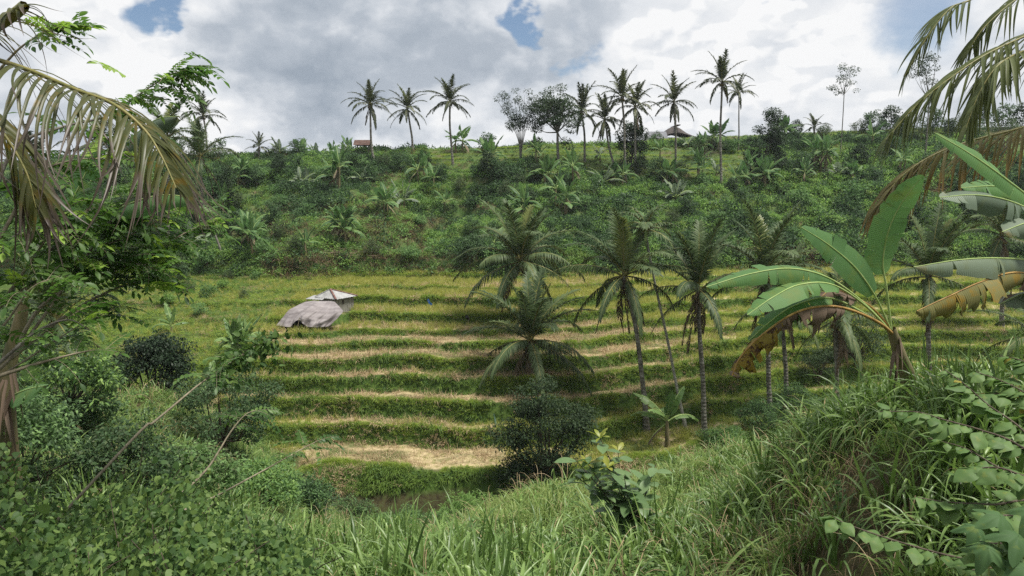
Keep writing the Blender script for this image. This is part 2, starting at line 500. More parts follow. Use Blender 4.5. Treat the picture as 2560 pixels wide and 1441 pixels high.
MAT = {}
MAT['grass_tall'] = leafmat('grass_tall', [(.03, .08, .016), (.085, .185, .035), (.19, .33, .08)], 0.38, .25, .6, isl=.55)
MAT['grass_light'] = leafmat('grass_light', [(.09, .17, .035), (.14, .24, .05), (.21, .30, .08)], 0.5, .35, .4)
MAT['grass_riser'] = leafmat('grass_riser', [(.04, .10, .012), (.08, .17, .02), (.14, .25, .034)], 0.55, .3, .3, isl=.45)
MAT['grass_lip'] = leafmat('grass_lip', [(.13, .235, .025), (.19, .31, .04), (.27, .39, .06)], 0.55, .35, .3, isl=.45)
MAT['rice'] = leafmat('rice', [(.20, .25, .05), (.31, .325, .085), (.45, .41, .15)], 0.6, .35, .25, isl=.45)
MAT['straw'] = leafmat('straw', [(.22, .165, .09), (.38, .29, .17), (.56, .45, .29)], 0.7, .2, .2, isl=.55)
MAT['drygrass'] = leafmat('drygrass', [(.06, .042, .025), (.14, .10, .06), (.27, .205, .125)], 0.8, .15, .15)
MAT['herb'] = leafmat('herb', [(.04, .105, .03), (.085, .19, .05), (.15, .285, .075)], 0.55, .36, .25)
MAT['herb_bright'] = leafmat('herb_bright', [(.065, .155, .025), (.12, .25, .045), (.20, .34, .065)], 0.55, .38, .25)
MAT['herb_dark'] = leafmat('herb_dark', [(.022, .055, .02), (.042, .095, .032), (.07, .14, .042)], 0.55, .3, .25)
MAT['dark_leaf'] = leafmat('dark_leaf', [(.016, .036, .014), (.03, .062, .022), (.055, .10, .034)], 0.6, .22, .2)
MAT['dark_gloss'] = leafmat('dark_gloss', [(.010, .025, .010), (.018, .042, .016), (.035, .072, .026)], 0.5, .15, .3)
MAT['olive_leaf'] = leafmat('olive_leaf', [(.03, .055, .02), (.05, .085, .03), (.08, .12, .04)], 0.55, .25, .25)
MAT['palm'] = leafmat('palm', [(.038, .072, .024), (.06, .105, .034), (.10, .155, .05)], 0.5, .2, .28, isl=.35)
MAT['palm_young'] = leafmat('palm_young', [(.09, .13, .03), (.13, .17, .04), (.17, .20, .05)], 0.38, .25, .5, isl=.35)
MAT['palm_dead'] = leafmat('palm_dead', [(.05, .035, .022), (.10, .075, .045), (.17, .13, .08)], 0.7, .1, .25, isl=.5)
MAT['palm_far'] = leafmat('palm_far', [(.025, .042, .018), (.045, .065, .026), (.075, .10, .035)], 0.4, .2, .5, isl=.35)
MAT['frond_old'] = leafmat('frond_old', [(.03, .045, .015), (.06, .07, .02), (.10, .10, .035)], 0.4, .3, .5, isl=.6,
                           tip=(.085, .068, .052), tip_at=.55, tip_noise=5.0, blotch=(.12, .085, .012), blotch_scale=9.0, blotch_lo=.53, blotch_hi=.66)
MAT['frond_right'] = leafmat('frond_right', [(.06, .085, .03), (.10, .125, .042), (.16, .175, .075)], 0.4, .25, .5, isl=.5)
MAT['frond_right_dry'] = leafmat('frond_right_dry', [(.09, .085, .035), (.14, .125, .05), (.20, .17, .08)], 0.5, .25, .4, isl=.5, tip=(.20, .14, .05), tip_at=.55)
MAT['rachis'] = plainmat('rachis', [(.10, .11, .03), (.17, .16, .05), (.24, .20, .08)], 12, .5)
MAT['banana'] = leafmat('banana', [(.055, .15, .04), (.08, .20, .05), (.11, .26, .06)], 0.52, .36, .3, isl=.3, rib=620.0, blotch=(.15, .20, .05), blotch_scale=4.0, blotch_lo=.52, blotch_hi=.75, tip=(.20, .14, .05), tip_at=1.04)
MAT['banana_grey'] = leafmat('banana_grey', [(.08, .13, .075), (.10, .155, .09), (.13, .19, .11)], 0.45, .25, .4, isl=.3, rib=620.0, blotch=(.13, .15, .06), blotch_scale=4.0, blotch_lo=.54, blotch_hi=.75, tip=(.20, .14, .05), tip_at=1.0)
MAT['banana_yellow'] = leafmat('banana_yellow', [(.11, .125, .055), (.13, .14, .055), (.17, .155, .05)], 0.5, .2, .35, isl=.2, blotch=(.22, .15, .025), blotch_scale=6.0, blotch_lo=.52, blotch_hi=.62, rib=620.0)
MAT['banana_gold'] = leafmat('banana_gold', [(.21, .155, .025), (.25, .18, .035), (.15, .15, .035)], 0.6, .2, .3, isl=.4, blotch=(.065, .035, .018), blotch_scale=9.0, blotch_lo=.50, blotch_hi=.58, rib=620.0)
MAT['banana_dead'] = leafmat('banana_dead', [(.08, .055, .038), (.15, .11, .08), (.25, .19, .145)], 0.8, .12, .2, isl=.5)
MAT['banana_mid'] = leafmat('banana_mid', [(.055, .13, .03), (.08, .17, .04), (.13, .24, .055)], 0.42, .3, .45, isl=.3)
MAT['banana_far'] = leafmat('banana_far', [(.035, .095, .028), (.06, .145, .04), (.11, .22, .055)], 0.5, .28, .25, isl=.3)
MAT['midrib'] = plainmat('midrib', [(.20, .30, .08), (.27, .36, .12), (.33, .40, .16)], 9, .5)
MAT['midrib_brown'] = plainmat('midrib_brown', [(.16, .085, .03), (.30, .18, .05), (.36, .24, .08)], 9, .6)
MAT['pseudostem'] = plainmat('pseudostem', [(.06, .07, .03), (.14, .12, .06), (.20, .15, .09)], 5, .7, .5, stretch=(1, 1, .25))
MAT['pinnate'] = leafmat('pinnate', [(.025, .075, .012), (.05, .13, .018), (.10, .20, .03)], 0.42, .42, .45, isl=.3)
MAT['pinnate_new'] = leafmat('pinnate_new', [(.13, .26, .02), (.18, .33, .03), (.24, .40, .045)], 0.45, .4, .4, isl=.3)
MAT['vine'] = leafmat('vine', [(.018, .05, .012), (.045, .11, .02), (.12, .21, .035)], 0.5, .3, .3, isl=.75)
MAT['broad'] = leafmat('broad', [(.05, .12, .025), (.075, .16, .035), (.11, .21, .05)], 0.55, .3, .3, isl=.25, blotch=(.17, .21, .05), blotch_scale=10., blotch_lo=.55, blotch_hi=.72)
MAT['broad_yellow'] = leafmat('broad_yellow', [(.22, .22, .03), (.25, .22, .04), (.28, .25, .05)], 0.6, .3, .3, blotch=(.10, .07, .02), blotch_scale=12., blotch_lo=.55, blotch_hi=.62)
MAT['sapling'] = leafmat('sapling', [(.05, .115, .03), (.09, .18, .055), (.14, .24, .085)], 0.36, .25, .5, isl=.5)
MAT['sapling_new'] = leafmat('sapling_new', [(.16, .20, .03), (.22, .25, .04), (.26, .24, .05)], 0.4, .3, .45)
MAT['lobed'] = leafmat('lobed', [(.035, .09, .025), (.05, .12, .035), (.07, .15, .04)], 0.6, .25, .2, blotch=(.10, .15, .04), blotch_scale=14., blotch_lo=.56, blotch_hi=.66)
MAT['bark_grey'] = plainmat('bark_grey', [(.06, .055, .045), (.13, .12, .10), (.26, .25, .22)], 7, .85, .6)
MAT['bark_brown'] = plainmat('bark_brown', [(.035, .028, .02), (.075, .06, .042), (.13, .11, .08)], 9, .85, .6)
MAT['twig_pale'] = plainmat('twig_pale', [(.12, .10, .07), (.22, .19, .13), (.30, .26, .18)], 14, .75, .4)
MAT['nut'] = plainmat('nut', [(.06, .05, .015), (.12, .10, .03), (.17, .13, .05)], 5, .5)

def trunk_material():
    m, N, L = newmat('palm_trunk')
    tc = N.new('ShaderNodeTexCoord')
    w = N.new('ShaderNodeTexWave'); w.bands_direction = 'Z'; w.inputs['Scale'].default_value = 1.6
    w.inputs['Distortion'].default_value = 1.2; w.inputs['Detail'].default_value = 2
    L.new(tc.outputs['Object'], w.inputs['Vector'])
    n = N.new('ShaderNodeTexNoise'); n.inputs['Scale'].default_value = 3.5; n.inputs['Detail'].default_value = 6; n.inputs['Roughness'].default_value = .7
    L.new(tc.outputs['Object'], n.inputs['Vector'])
    r = ramp_node(N, [(.05, .045, .035), (.13, .12, .095), (.30, .29, .25)], [.32, .5, .68]); L.new(n.outputs[0], r.inputs[0])
    mx = N.new('ShaderNodeMix'); mx.data_type = 'RGBA'; mx.blend_type = 'MULTIPLY'; mx.inputs[0].default_value = .16
    r2 = ramp_node(N, [(.3, .28, .25), (1, 1, 1)], [.05, .35]); L.new(w.outputs[0], r2.inputs[0])
    L.new(r.outputs[0], mx.inputs[6]); L.new(r2.outputs[0], mx.inputs[7])
    p = N.new('ShaderNodeBsdfPrincipled'); p.inputs['Roughness'].default_value = .85
    L.new(mx.outputs[2], p.inputs['Base Color'])
    b = N.new('ShaderNodeBump'); b.inputs['Strength'].default_value = .6; b.inputs['Distance'].default_value = .03
    L.new(w.outputs[0], b.inputs['Height']); L.new(b.outputs[0], p.inputs['Normal'])
    o = N.new('ShaderNodeOutputMaterial'); L.new(p.outputs[0], o.inputs[0])
    return m
MAT['palm_trunk'] = trunk_material()
MAT['trunk_pale'] = plainmat('trunk_pale', [(.16, .15, .12), (.28, .27, .23), (.38, .37, .33)], 5, .8, .3)

def ground_material():
    """soil, mown paddies, banks and hillside floor mixed by per-vertex zone weights"""
    m, N, L = newmat('ground_soil')
    tc = N.new('ShaderNodeTexCoord')
    def nz(s, d=6):
        n = N.new('ShaderNodeTexNoise'); n.inputs['Scale'].default_value = s; n.inputs['Detail'].default_value = d
        n.inputs['Roughness'].default_value = .65
        L.new(tc.outputs['Object'], n.inputs['Vector']); return n
    n1, n2 = nz(0.5), nz(4.0)
    at = N.new('ShaderNodeAttribute'); at.attribute_name = 'zone'
    sep = N.new('ShaderNodeSeparateColor'); L.new(at.outputs['Color'], sep.inputs[0])
    soil = ramp_node(N, [(.035, .028, .016), (.06, .055, .025), (.06, .075, .025)], [.35, .5, .68]); L.new(n2.outputs[0], soil.inputs[0])
    field = ramp_node(N, [(.22, .20, .08), (.33, .27, .15), (.46, .37, .23)], [.35, .5, .65]); L.new(n2.outputs[0], field.inputs[0])
    riser = ramp_node(N, [(.03, .055, .012), (.05, .09, .018), (.08, .12, .03)], [.35, .5, .65]); L.new(n2.outputs[0], riser.inputs[0])
    hill = ramp_node(N, [(.05, .095, .025), (.075, .11, .035), (.12, .10, .055)], [.38, .52, .68]); L.new(n1.outputs[0], hill.inputs[0])
    cur = soil.outputs[0]
    for ch, rr in ((0, field), (1, riser), (2, hill)):
        mx = N.new('ShaderNodeMix'); mx.data_type = 'RGBA'
        L.new(sep.outputs[ch], mx.inputs[0]); L.new(cur, mx.inputs[6]); L.new(rr.outputs[0], mx.inputs[7]); cur = mx.outputs[2]
    p = N.new('ShaderNodeBsdfPrincipled'); p.inputs['Roughness'].default_value = .95; p.inputs['Specular IOR Level'].default_value = .1
    L.new(cur, p.inputs['Base Color'])
    b = N.new('ShaderNodeBump'); b.inputs['Strength'].default_value = .5; b.inputs['Distance'].default_value = .08
    L.new(n2.outputs[0], b.inputs['Height']); L.new(b.outputs[0], p.inputs['Normal'])
    o = N.new('ShaderNodeOutputMaterial'); L.new(p.outputs[0], o.inputs[0])
    return m
MAT['ground'] = ground_material()

# ================================================================== ground sheet
def build_ground():
    xs = np.r_[[-300, -200, -130, -95], np.arange(-75, 80.1, 0.36), [95, 130, 200, 300]]
    ys = np.r_[[-150, -120, -50, -20, -8], np.arange(-4, 30, 0.4), np.arange(30, 64, 0.17), np.arange(64, 112, 0.4), [118, 130, 160, 220, 400]]
    X, Y = np.meshgrid(xs, ys)
    Z = H(X, Y)
    Z = np.where(Y > 115, np.minimum(Z, np.interp(X, RX, RZ)) - 0.03 * (Y - 115), Z)
    V = np.stack([X, Y, Z], -1).reshape(-1, 3)
    ny, nx = X.shape
    idx = np.arange(nx * ny).reshape(ny, nx)
    Q = np.stack([idx[:-1, :-1], idx[:-1, 1:], idx[1:, 1:], idx[1:, :-1]], -1).reshape(-1, 4)
    mb = MB().add(V, Q)
    me = mb.mesh('ground', MAT['ground'])
    gy, gx = np.gradient(Z, ys, xs)
    slope = np.hypot(gx, gy)
    e = eff(X, Y)
    terr = ((e > LD[-1] - 1.0) & (e < 60.6)).astype(float)
    riser = terr * sstep(slope, 0.25, 0.6)
    field = terr * (1 - sstep(slope, 0.12, 0.4))
    hill = (e >= 60.6).astype(float)
    lf = sstep(-X, 15.5, 18)
    pt = sstep(fbm(X * .45 + 12, Y * 1.1, 3), .36, .56)
    riser = np.clip(riser + field * (1 - pt) * .7, 0, 1); field = field * (.25 + .75 * pt)
    riser = np.clip(riser + field * lf * .9, 0, 1); field = field * (1 - lf)
    zc = np.stack([field, riser, hill, np.ones_like(hill)], -1).reshape(-1, 4).astype(np.float32)
    a = me.attributes.new('zone', 'FLOAT_COLOR', 'POINT')
    a.data.foreach_set('color', zc.ravel())
    o = link('ground', me); o['kind'] = 'structure'
    return o
build_ground()

def build_water():
    m, N, L = newmat('stream_water')
    p = N.new('ShaderNodeBsdfPrincipled'); p.inputs['Base Color'].default_value = (.05, .055, .04, 1)
    p.inputs['Roughness'].default_value = .12; p.inputs['IOR'].default_value = 1.33
    tc = N.new('ShaderNodeTexCoord'); n = N.new('ShaderNodeTexNoise'); n.inputs['Scale'].default_value = 5
    L.new(tc.outputs['Object'], n.inputs['Vector'])
    b = N.new('ShaderNodeBump'); b.inputs['Strength'].default_value = .3; L.new(n.outputs[0], b.inputs['Height']); L.new(b.outputs[0], p.inputs['Normal'])
    o = N.new('ShaderNodeOutputMaterial'); L.new(p.outputs[0], o.inputs[0])
    xs = np.linspace(-60, 70, 120)
    V = np.concatenate([np.stack([xs, 28.4 + .5 * np.sin(xs * .3), np.full(120, WATER_Z)], -1), np.stack([xs, 33.5 + .4 * np.sin(xs * .41 + 1), np.full(120, WATER_Z)], -1)])
    i = np.arange(119)
    Q = np.stack([i, i + 1, i + 121, i + 120], -1)
    o = link('stream_water', MB().add(V, Q).mesh('stream_water', m)); o['kind'] = 'structure'
build_water()

# ================================================================== scattering (uncountable cover only)
def gn_group(coll):
    ng = bpy.data.node_groups.new('scatter_' + coll.name, 'GeometryNodeTree')
    ng.interface.new_socket('Geometry', in_out='INPUT', socket_type='NodeSocketGeometry')
    ng.interface.new_socket('Geometry', in_out='OUTPUT', socket_type='NodeSocketGeometry')
    N, L = ng.nodes, ng.links
    gi, go = N.new('NodeGroupInput'), N.new('NodeGroupOutput')
    ci = N.new('GeometryNodeCollectionInfo'); ci.inputs['Collection'].default_value = coll
    ci.inputs['Separate Children'].default_value = True; ci.inputs['Reset Children'].default_value = True
    def attr(nm, t):
        a = N.new('GeometryNodeInputNamedAttribute'); a.data_type = t; a.inputs['Name'].default_value = nm
        return a.outputs['Attribute']
    ip = N.new('GeometryNodeInstanceOnPoints')
    ip.inputs['Pick Instance'].default_value = True
    L.new(gi.outputs[0], ip.inputs['Points']); L.new(ci.outputs[0], ip.inputs['Instance'])
    L.new(attr('idx', 'INT'), ip.inputs['Instance Index'])
    e2r = N.new('FunctionNodeEulerToRotation'); L.new(attr('rot', 'FLOAT_VECTOR'), e2r.inputs[0]); L.new(e2r.outputs[0], ip.inputs['Rotation'])
    L.new(attr('scl', 'FLOAT_VECTOR'), ip.inputs['Scale'])
    L.new(ip.outputs[0], go.inputs[0])
    return ng

def scatter(name, pts, protos, idx, scl, label, cat, tilt=0.25, seed=1, zs=None, rotz=None):
    rng = np.random.default_rng(seed)
    n = len(pts)
    coll = bpy.data.collections.new('pieces_' + name)
    for i, me in enumerate(protos):
        coll.objects.link(bpy.data.objects.new('%s_piece_%02d' % (name, i), me))
    me = bpy.data.meshes.new(name)
    me.vertices.add(n); me.vertices.foreach_set('co', np.asarray(pts, np.float32).ravel())
    rz = rng.uniform(0, 6.283, n) if rotz is None else rotz
    rot = np.stack([rng.normal(0, tilt, n), rng.normal(0, tilt, n), rz], -1).astype(np.float32)
    scl = np.broadcast_to(scl, (n,))
    s3 = np.stack([scl, scl, scl * (1 if zs is None else zs)], -1).astype(np.float32)
    a = me.attributes.new('rot', 'FLOAT_VECTOR', 'POINT'); a.data.foreach_set('vector', rot.ravel())
    a = me.attributes.new('scl', 'FLOAT_VECTOR', 'POINT'); a.data.foreach_set('vector', s3.ravel())
    a = me.attributes.new('idx', 'INT', 'POINT'); a.data.foreach_set('value', np.asarray(idx, np.int32))
    o = link(name, me)
    md = o.modifiers.new('scatter', 'NODES'); md.node_group = gn_group(coll)
    tagged(o, label, cat, kind='stuff')
    print('SCATTER', name, n)
    return o

def in_view(p, mx=420, lo=-600, hi=1900):
    x, y, d = px_of(p)
    return (x > -mx) & (x < 2560 + mx) & (y > lo) & (y < hi) & (d > 0.5)

BLADE = [.8, .95, 1.0, .97, .9, .78, .6, .36, .04]
BLADE4 = [1.0, .9, .6, .05]
LEAF = [.05, .75, 1.0, .62, .03]
LEAF3 = [.05, 1.0, .04]
HEART = [.55, 1.0, .85, .45, .03]

def tuft(rng, n, r, L, W, spread, droop, prof=BLADE, mat='grass_tall', fold=0.25, cols=2):
    a = rng.uniform(0, 6.283, n); rr = r * np.sqrt(rng.random(n))
    base = np.stack([rr * np.cos(a), rr * np.sin(a), np.full(n, -0.03)], -1)
    a2 = a + rng.normal(0, .7, n); sp = rng.random(n) * spread
    d = np.stack([np.cos(a2) * sp, np.sin(a2) * sp, np.ones(n)], -1)
    up = np.stack([np.cos(a2), np.sin(a2), np.zeros(n)], -1) * -1 + np.array([0, 0, .3])
    V, Q, UV = strips(base, d, up + rng.normal(0, .25, (n, 3)), rng.uniform(*L, n), rng.uniform(*W, n), prof, rng.uniform(*droop, n), fold, cols)
    return MB().add(V, Q, UV).mesh('tuft', MAT[mat])

def leafy(rng, n, r, L, W, mat, prof=LEAF3, zr=(.1, 1.0), droop=(.1, .5), cols=2, fold=0.2):
    """low clump of leaves through a dome"""
    u = norm(rng.normal(0, 1, (n, 3))); u[:, 2] = np.abs(u[:, 2])
    rad = r * (.45 + .55 * rng.random(n) ** .6)
    lob = norm(rng.normal(0, 1, (5, 3))); lob[:, 2] = np.abs(lob[:, 2])
    f = .72 + .45 * np.max(np.exp(-((1 - u @ lob.T) / .16)), axis=1)
    p = u * (rad * f)[:, None]; p[:, 2] = p[:, 2] * zr[1] + zr[0] * r * rng.random(n)
    d = u * .8 + rng.normal(0, .55, (n, 3)) + np.array([0, 0, .1])
    up = u * .5 + np.array([0, 0, 1.0]) + rng.normal(0, .35, (n, 3))
    V, Q, UV = strips(p, d, up, rng.uniform(*L, n), rng.uniform(*W, n), prof, rng.uniform(*droop, n), fold, cols)
    return MB().add(V, Q, UV).mesh('leafy_clump', MAT[mat])

# ================================================================== cover of the banks, paddies and hillside
HUT_C = np.array([-12.9, 48.2])
def rect_pts(rng, n, x0, x1, y0, y1):
    x = rng.uniform(x0, x1, n); y = rng.uniform(y0, y1, n)
    return x, y
def place(x, y, dz=0.0):
    p = np.stack([x, y, H(x, y) + dz], -1)
    return p[in_view(p)]
def slope_at(x, y):
    return (H(x, y + .12) - H(x, y - .12)) / .24

def build_cover():
    rng = np.random.default_rng(21)
    # ---- terrace banks: short dense grass
    n = 230000
    x, y = rect_pts(rng, n, -34, 44, 32.0, 71)
    e = eff(x, y)
    s = slope_at(x, y)
    lipd = np.min(np.abs(e[:, None] - (LD[None, :] + 0.10)), axis=1)
    ok = (e > LD[-1] - 1.2) & (e < 61) & ((s > .45) | ((x < -15.5) & (rng.random(n) < .5)))
    ok &= (np.hypot(x - HUT_C[0], y - HUT_C[1]) > 1.6)
    p = place(x[ok], y[ok], -0.03)
    ep = eff(p[:, 0], p[:, 1])
    up_ = np.min(np.where(LD[None, :] + .02 >= ep[:, None], LD[None, :] + .02 - ep[:, None], 9), axis=1)      # distance below the lip
    hang = np.where(p[:, 0] < -15.5, .8, np.interp(up_, [0, .12, .3], [.45, .9, 1.35]))
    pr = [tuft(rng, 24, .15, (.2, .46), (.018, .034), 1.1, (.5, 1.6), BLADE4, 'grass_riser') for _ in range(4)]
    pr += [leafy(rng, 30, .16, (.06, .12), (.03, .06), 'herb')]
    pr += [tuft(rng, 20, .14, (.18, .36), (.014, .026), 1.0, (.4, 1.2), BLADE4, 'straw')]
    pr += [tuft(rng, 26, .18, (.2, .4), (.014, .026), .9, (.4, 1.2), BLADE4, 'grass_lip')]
    k = rng.choice(6, len(p), p=[.22, .22, .22, .22, .09, .03])
    k = np.where((fbm(p[:, 0] * .35 + 8, p[:, 1] * .9, 2) > .60) & (rng.random(len(p)) < .6), 5, k)
    k = np.where((p[:, 0] < -16) & (fbm(p[:, 0] * .25 + 2, p[:, 1] * .25, 2) > .5) & (rng.random(len(p)) < .55), 6, k)
    scatter('bank_grass', p, pr, k, rng.uniform(.5, 1.0, len(p)) * (.45 + 1.1 * fbm(p[:, 0] * .9, p[:, 1] * .9, 2)) * hang, 'short green grass clothing the terrace banks', 'grass', .35)
    # ---- bright lip along the top of every bank
    xs = []; 
    for i in range(11):
        m = 5200
        xx = rng.uniform(-30, 44, m)
        yy = LD[i] + bend(xx) + .1
        for _ in range(5):
            yy = yy - (eff(xx, yy) - LD[i] - rng.normal(-0.03, .09, m) * (_ == 4))
        keep = (fbm(xx * .25 + i * 7, xx * 0 + i) > .32) & (rng.random(m) < np.where(xx < -16.5, .12, 1))
        keep &= np.hypot(xx - HUT_C[0], yy - HUT_C[1]) > 1.6
        xs.append(place(xx[keep], yy[keep], -.03))
    p = np.concatenate(xs)
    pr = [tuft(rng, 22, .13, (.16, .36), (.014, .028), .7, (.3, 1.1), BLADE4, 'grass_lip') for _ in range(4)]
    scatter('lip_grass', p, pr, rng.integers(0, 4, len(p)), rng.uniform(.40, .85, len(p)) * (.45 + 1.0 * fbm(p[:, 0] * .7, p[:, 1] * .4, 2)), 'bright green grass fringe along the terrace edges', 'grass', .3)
    # ---- paddies: rice and straw
    n = 90000
    x, y = rect_pts(rng, n, -32, 44, 33.0, 69)
    e = eff(x, y); s = slope_at(x, y)
    fi = np.sum(e[:, None] < LD[None, :], axis=1)            # 0: field above the top lip ... 11 below the bottom
    ok = (e > LD[-1] + .15) & (e < 60.6) & (np.abs(s) < .3) & ((x > -16.5) | (rng.random(n) < .22)) & (np.hypot(x - HUT_C[0], y - HUT_C[1]) > 1.9)
    x, y, fi, e = x[ok], y[ok], fi[ok], e[ok]
    strawp = np.array([.10, .45, .30, .28, .55, .88, 1.0, .80, .95, .62, .70, .8])[np.clip(fi, 0, 11)]
    strawp = strawp * np.where(fi >= 9, 1 - .75 * sstep(np.abs(x + 5.5), 3.5, 6.5), 1.0)
    strawp = strawp * (1 - .62 * sstep(x, 5, 14)) * (1 - .75 * sstep(-x, 15, 17))
    patch = fbm(x * .22, y * .5 + 3, 3)
    isstraw = (patch * .8 + .1 + rng.normal(0, .12, len(x))) < (strawp * .85 + .08)
    dens = np.where(isstraw, .9, .8)
    green = rng.random(len(x)) < (.14 + .5 * sstep(x, 7, 16) + .3 * sstep(-x, 17, 24) + .35 * (fi >= 9) * sstep(np.abs(x + 5.5), 3.5, 6.5))
    kk = rng.random(len(x)) < dens
    pr = [tuft(rng, 20, .13, (.28, .55), (.012, .022), .38, (.15, .7), BLADE4, 'rice') for _ in range(4)]
    pr += [tuft(rng, 18, .2, (.20, .55), (.014, .026), 1.0 + .7 * q_, (.2, 1.0), BLADE4, 'straw') for q_ in range(4)]
    pr += [tuft(rng, 24, .14, (.2, .4), (.014, .026), .8, (.3, 1.0), BLADE4, 'grass_lip') for _ in range(2)]
    k = np.where(isstraw, rng.integers(4, 8, len(x)), rng.integers(0, 4, len(x)))
    k = np.where(green & ~(isstraw & (rng.random(len(x)) < .5)), rng.integers(8, 10, len(x)), k)
    P0 = np.stack([x, y, H(x, y) - .03], -1)
    v = in_view(P0) & kk
    scl = np.where(k < 4, rng.uniform(.6, 1.1, len(x)), np.where(k < 8, rng.uniform(.5, 1.0, len(x)), rng.uniform(.4, .8, len(x))))
    scl = scl * (.5 + 1.0 * fbm(x * .8 + 5, y * .8, 2))
    scatter('paddy_stubble', P0[v], pr, k[v], scl[v], 'yellow rice and pale straw stubble standing on the terrace fields', 'rice stubble', .2)
    # ---- hillside undergrowth
    n = 60000
    x, y = rect_pts(rng, n, -62, 66, 58, 101)
    x = np.r_[x, rng.uniform(-40, 50, 9000)]; y = np.r_[y, 60.6 + bend(x[n:]) + rng.uniform(-1.5, 3.5, 9000)]; n = len(x)
    e = eff(x, y)
    ok = (e > 60.3)
    ok &= ~((x > -12) & (x < 33) & (y > 87.2) & (y < 99))                      # upper paddies stay open
    x, y, e = x[ok], y[ok], e[ok]
    wild = fbm(x * .16, y * .16 + 11, 3)
    dry = fbm(x * .2 + 40, y * .2, 3) + .42 * np.exp(-((x + 15) / 9) ** 2 - ((y - 66) / 8) ** 2) - .10 * sstep(x, 4, 18)
    pr = [leafy(rng, 70, .42, (.11, .24), (.06, .13), 'herb') for _ in range(3)]
    pr += [leafy(rng, 70, .42, (.10, .22), (.06, .12), 'herb_bright') for _ in range(3)]
    pr += [leafy(rng, 80, .48, (.12, .26), (.06, .13), 'herb_dark', zr=(.1, 1.3)) for _ in range(2)]
    pr += [tuft(rng, 30, .22, (.3, .7), (.02, .04), 1.0, (.4, 1.3), BLADE4, 'grass_riser') for _ in range(2)]
    pr += [tuft(rng, 26, .3, (.25, .6), (.015, .03), 2.0, (.2, 1.0), BLADE4, 'drygrass') for _ in range(2)]
    pr += [tuft(rng, 34, .24, (.3, .7), (.02, .04), 1.0, (.4, 1.3), BLADE4, 'grass_light') for _ in range(2)]
    r = rng.random(len(x)); right = sstep(x, 2, 22)
    k = np.where(r < .36, rng.integers(0, 3, len(x)), np.where(r < .62, rng.integers(3, 6, len(x)), np.where(r < .62 + .10 + .06 * right, rng.integers(6, 8, len(x)), rng.integers(8, 10, len(x)))))
    k = np.where((wild > .57) & (rng.random(len(x)) < .5), rng.integers(6, 8, len(x)), k)
    k = np.where((wild < .46) & (rng.random(len(x)) < .65), np.where(rng.random(len(x)) < .5, rng.integers(3, 6, len(x)), rng.integers(12, 14, len(x))), k)
    k = np.where((dry > .62) & (rng.random(len(x)) < .7), rng.integers(10, 12, len(x)), k)
    keep = rng.random(len(x)) < np.where(k >= 8, .85, .80)
    P0 = np.stack([x, y, H(x, y) - .05], -1)
    v = in_view(P0) & keep
    scl = rng.uniform(.55, 1.3, len(x)) * (.5 + 1.5 * fbm(x * .3 + 60, y * .3, 3) ** 1.3 + .35 * right)
    scatter('hillside_undergrowth', P0[v], pr, k[v], scl[v], 'tangled low leafy undergrowth covering the far hillside', 'undergrowth', .2)
    # ---- short grass on the paddies below the ridge
    n = 26000
    x, y = rect_pts(rng, n, -62, 66, 86, 106)
    ok = ((x > -14) & (x < 36)) | (y > 93)
    x, y = x[ok], y[ok]
    p = place(x, y, -.03)
    pr = [tuft(rng, 24, .2, (.2, .42), (.02, .04), .6, (.3, .9), BLADE4, 'grass_lip') for _ in range(2)] + [tuft(rng, 24, .2, (.2, .42), (.02, .04), .6, (.3, .9), BLADE4, 'grass_light') for _ in range(2)]
    k = np.where(fbm(p[:, 0] * .2, p[:, 1] * .6, 2) > .5, rng.integers(0, 2, len(p)), rng.integers(2, 4, len(p)))
    scatter('ridge_grass', p, pr, k, rng.uniform(.5, 1.0, len(p)), 'short yellow green grass on the small fields along the ridge', 'grass', .2)
build_cover()

# ================================================================== palms
def frond_curve(elev, length, bend_deg, k=22):
    t = np.linspace(0, 1, k)
    ang = np.radians(elev - bend_deg * t ** 1.35)
    ds = length / (k - 1)
    pts = np.zeros((k, 3))
    for i in range(1, k):
        a = 0.5 * (ang[i] + ang[i - 1])
        pts[i] = pts[i - 1] + ds * np.array([math.cos(a), 0, math.sin(a)])
    return pts
def frond_mesh(rng, elev, length=4.2, nl=46, bend_deg=70, w=.05, lmax=.95, mats=None, droop=(.5, 1.2), ragged=0.06, sides=4):
    pts = frond_curve(elev, length, bend_deg)
    sway = np.linspace(0, 1, len(pts)) ** 2 * rng.normal(0, .25)
    pts[:, 1] += sway
    mb = MB()
    V, Q, UV = tube(pts, np.linspace(.05, .008, len(pts)), sides); mb.add(V, Q, UV, 1)
    T = norm(np.gradient(pts, axis=0)); S = norm(np.cross(T, [0, 0, 1.0])); U = np.cross(S, T)
    for sg in (-1, 1):
        s = np.sort(np.linspace(.13, 1.0, nl) + rng.normal(0, .006, nl)).clip(.1, .995)
        keep = rng.random(nl) > ragged; s = s[keep]; m = len(s)
        f = s * (len(pts) - 1); i = f.astype(int).clip(0, len(pts) - 2); fr = (f - i)[:, None]
        b = pts[i] * (1 - fr) + pts[i + 1] * fr
        a = np.radians(68 - 42 * s) + rng.normal(0, .07, m)
        lift = .35 + rng.normal(0, .12, m)
        d = T[i] * np.cos(a)[:, None] + sg * S[i] * np.sin(a)[:, None] + U[i] * lift[:, None] * np.sin(a)[:, None]
        L = lmax * np.interp(s, [.1, .25, .5, .75, 1], [.55, .95, 1, .8, .45]) * rng.uniform(.85, 1.1, m)
        up = U[i] - sg * S[i] * .3
        V, Q, UV = strips(b, d, up, L, w * rng.uniform(.8, 1.15, m), [.6, 1, .85, .5, .05], rng.uniform(*droop, m), .3, 2)
        mb.add(V, Q, UV, 0)
    return mb.mesh('frond', mats)

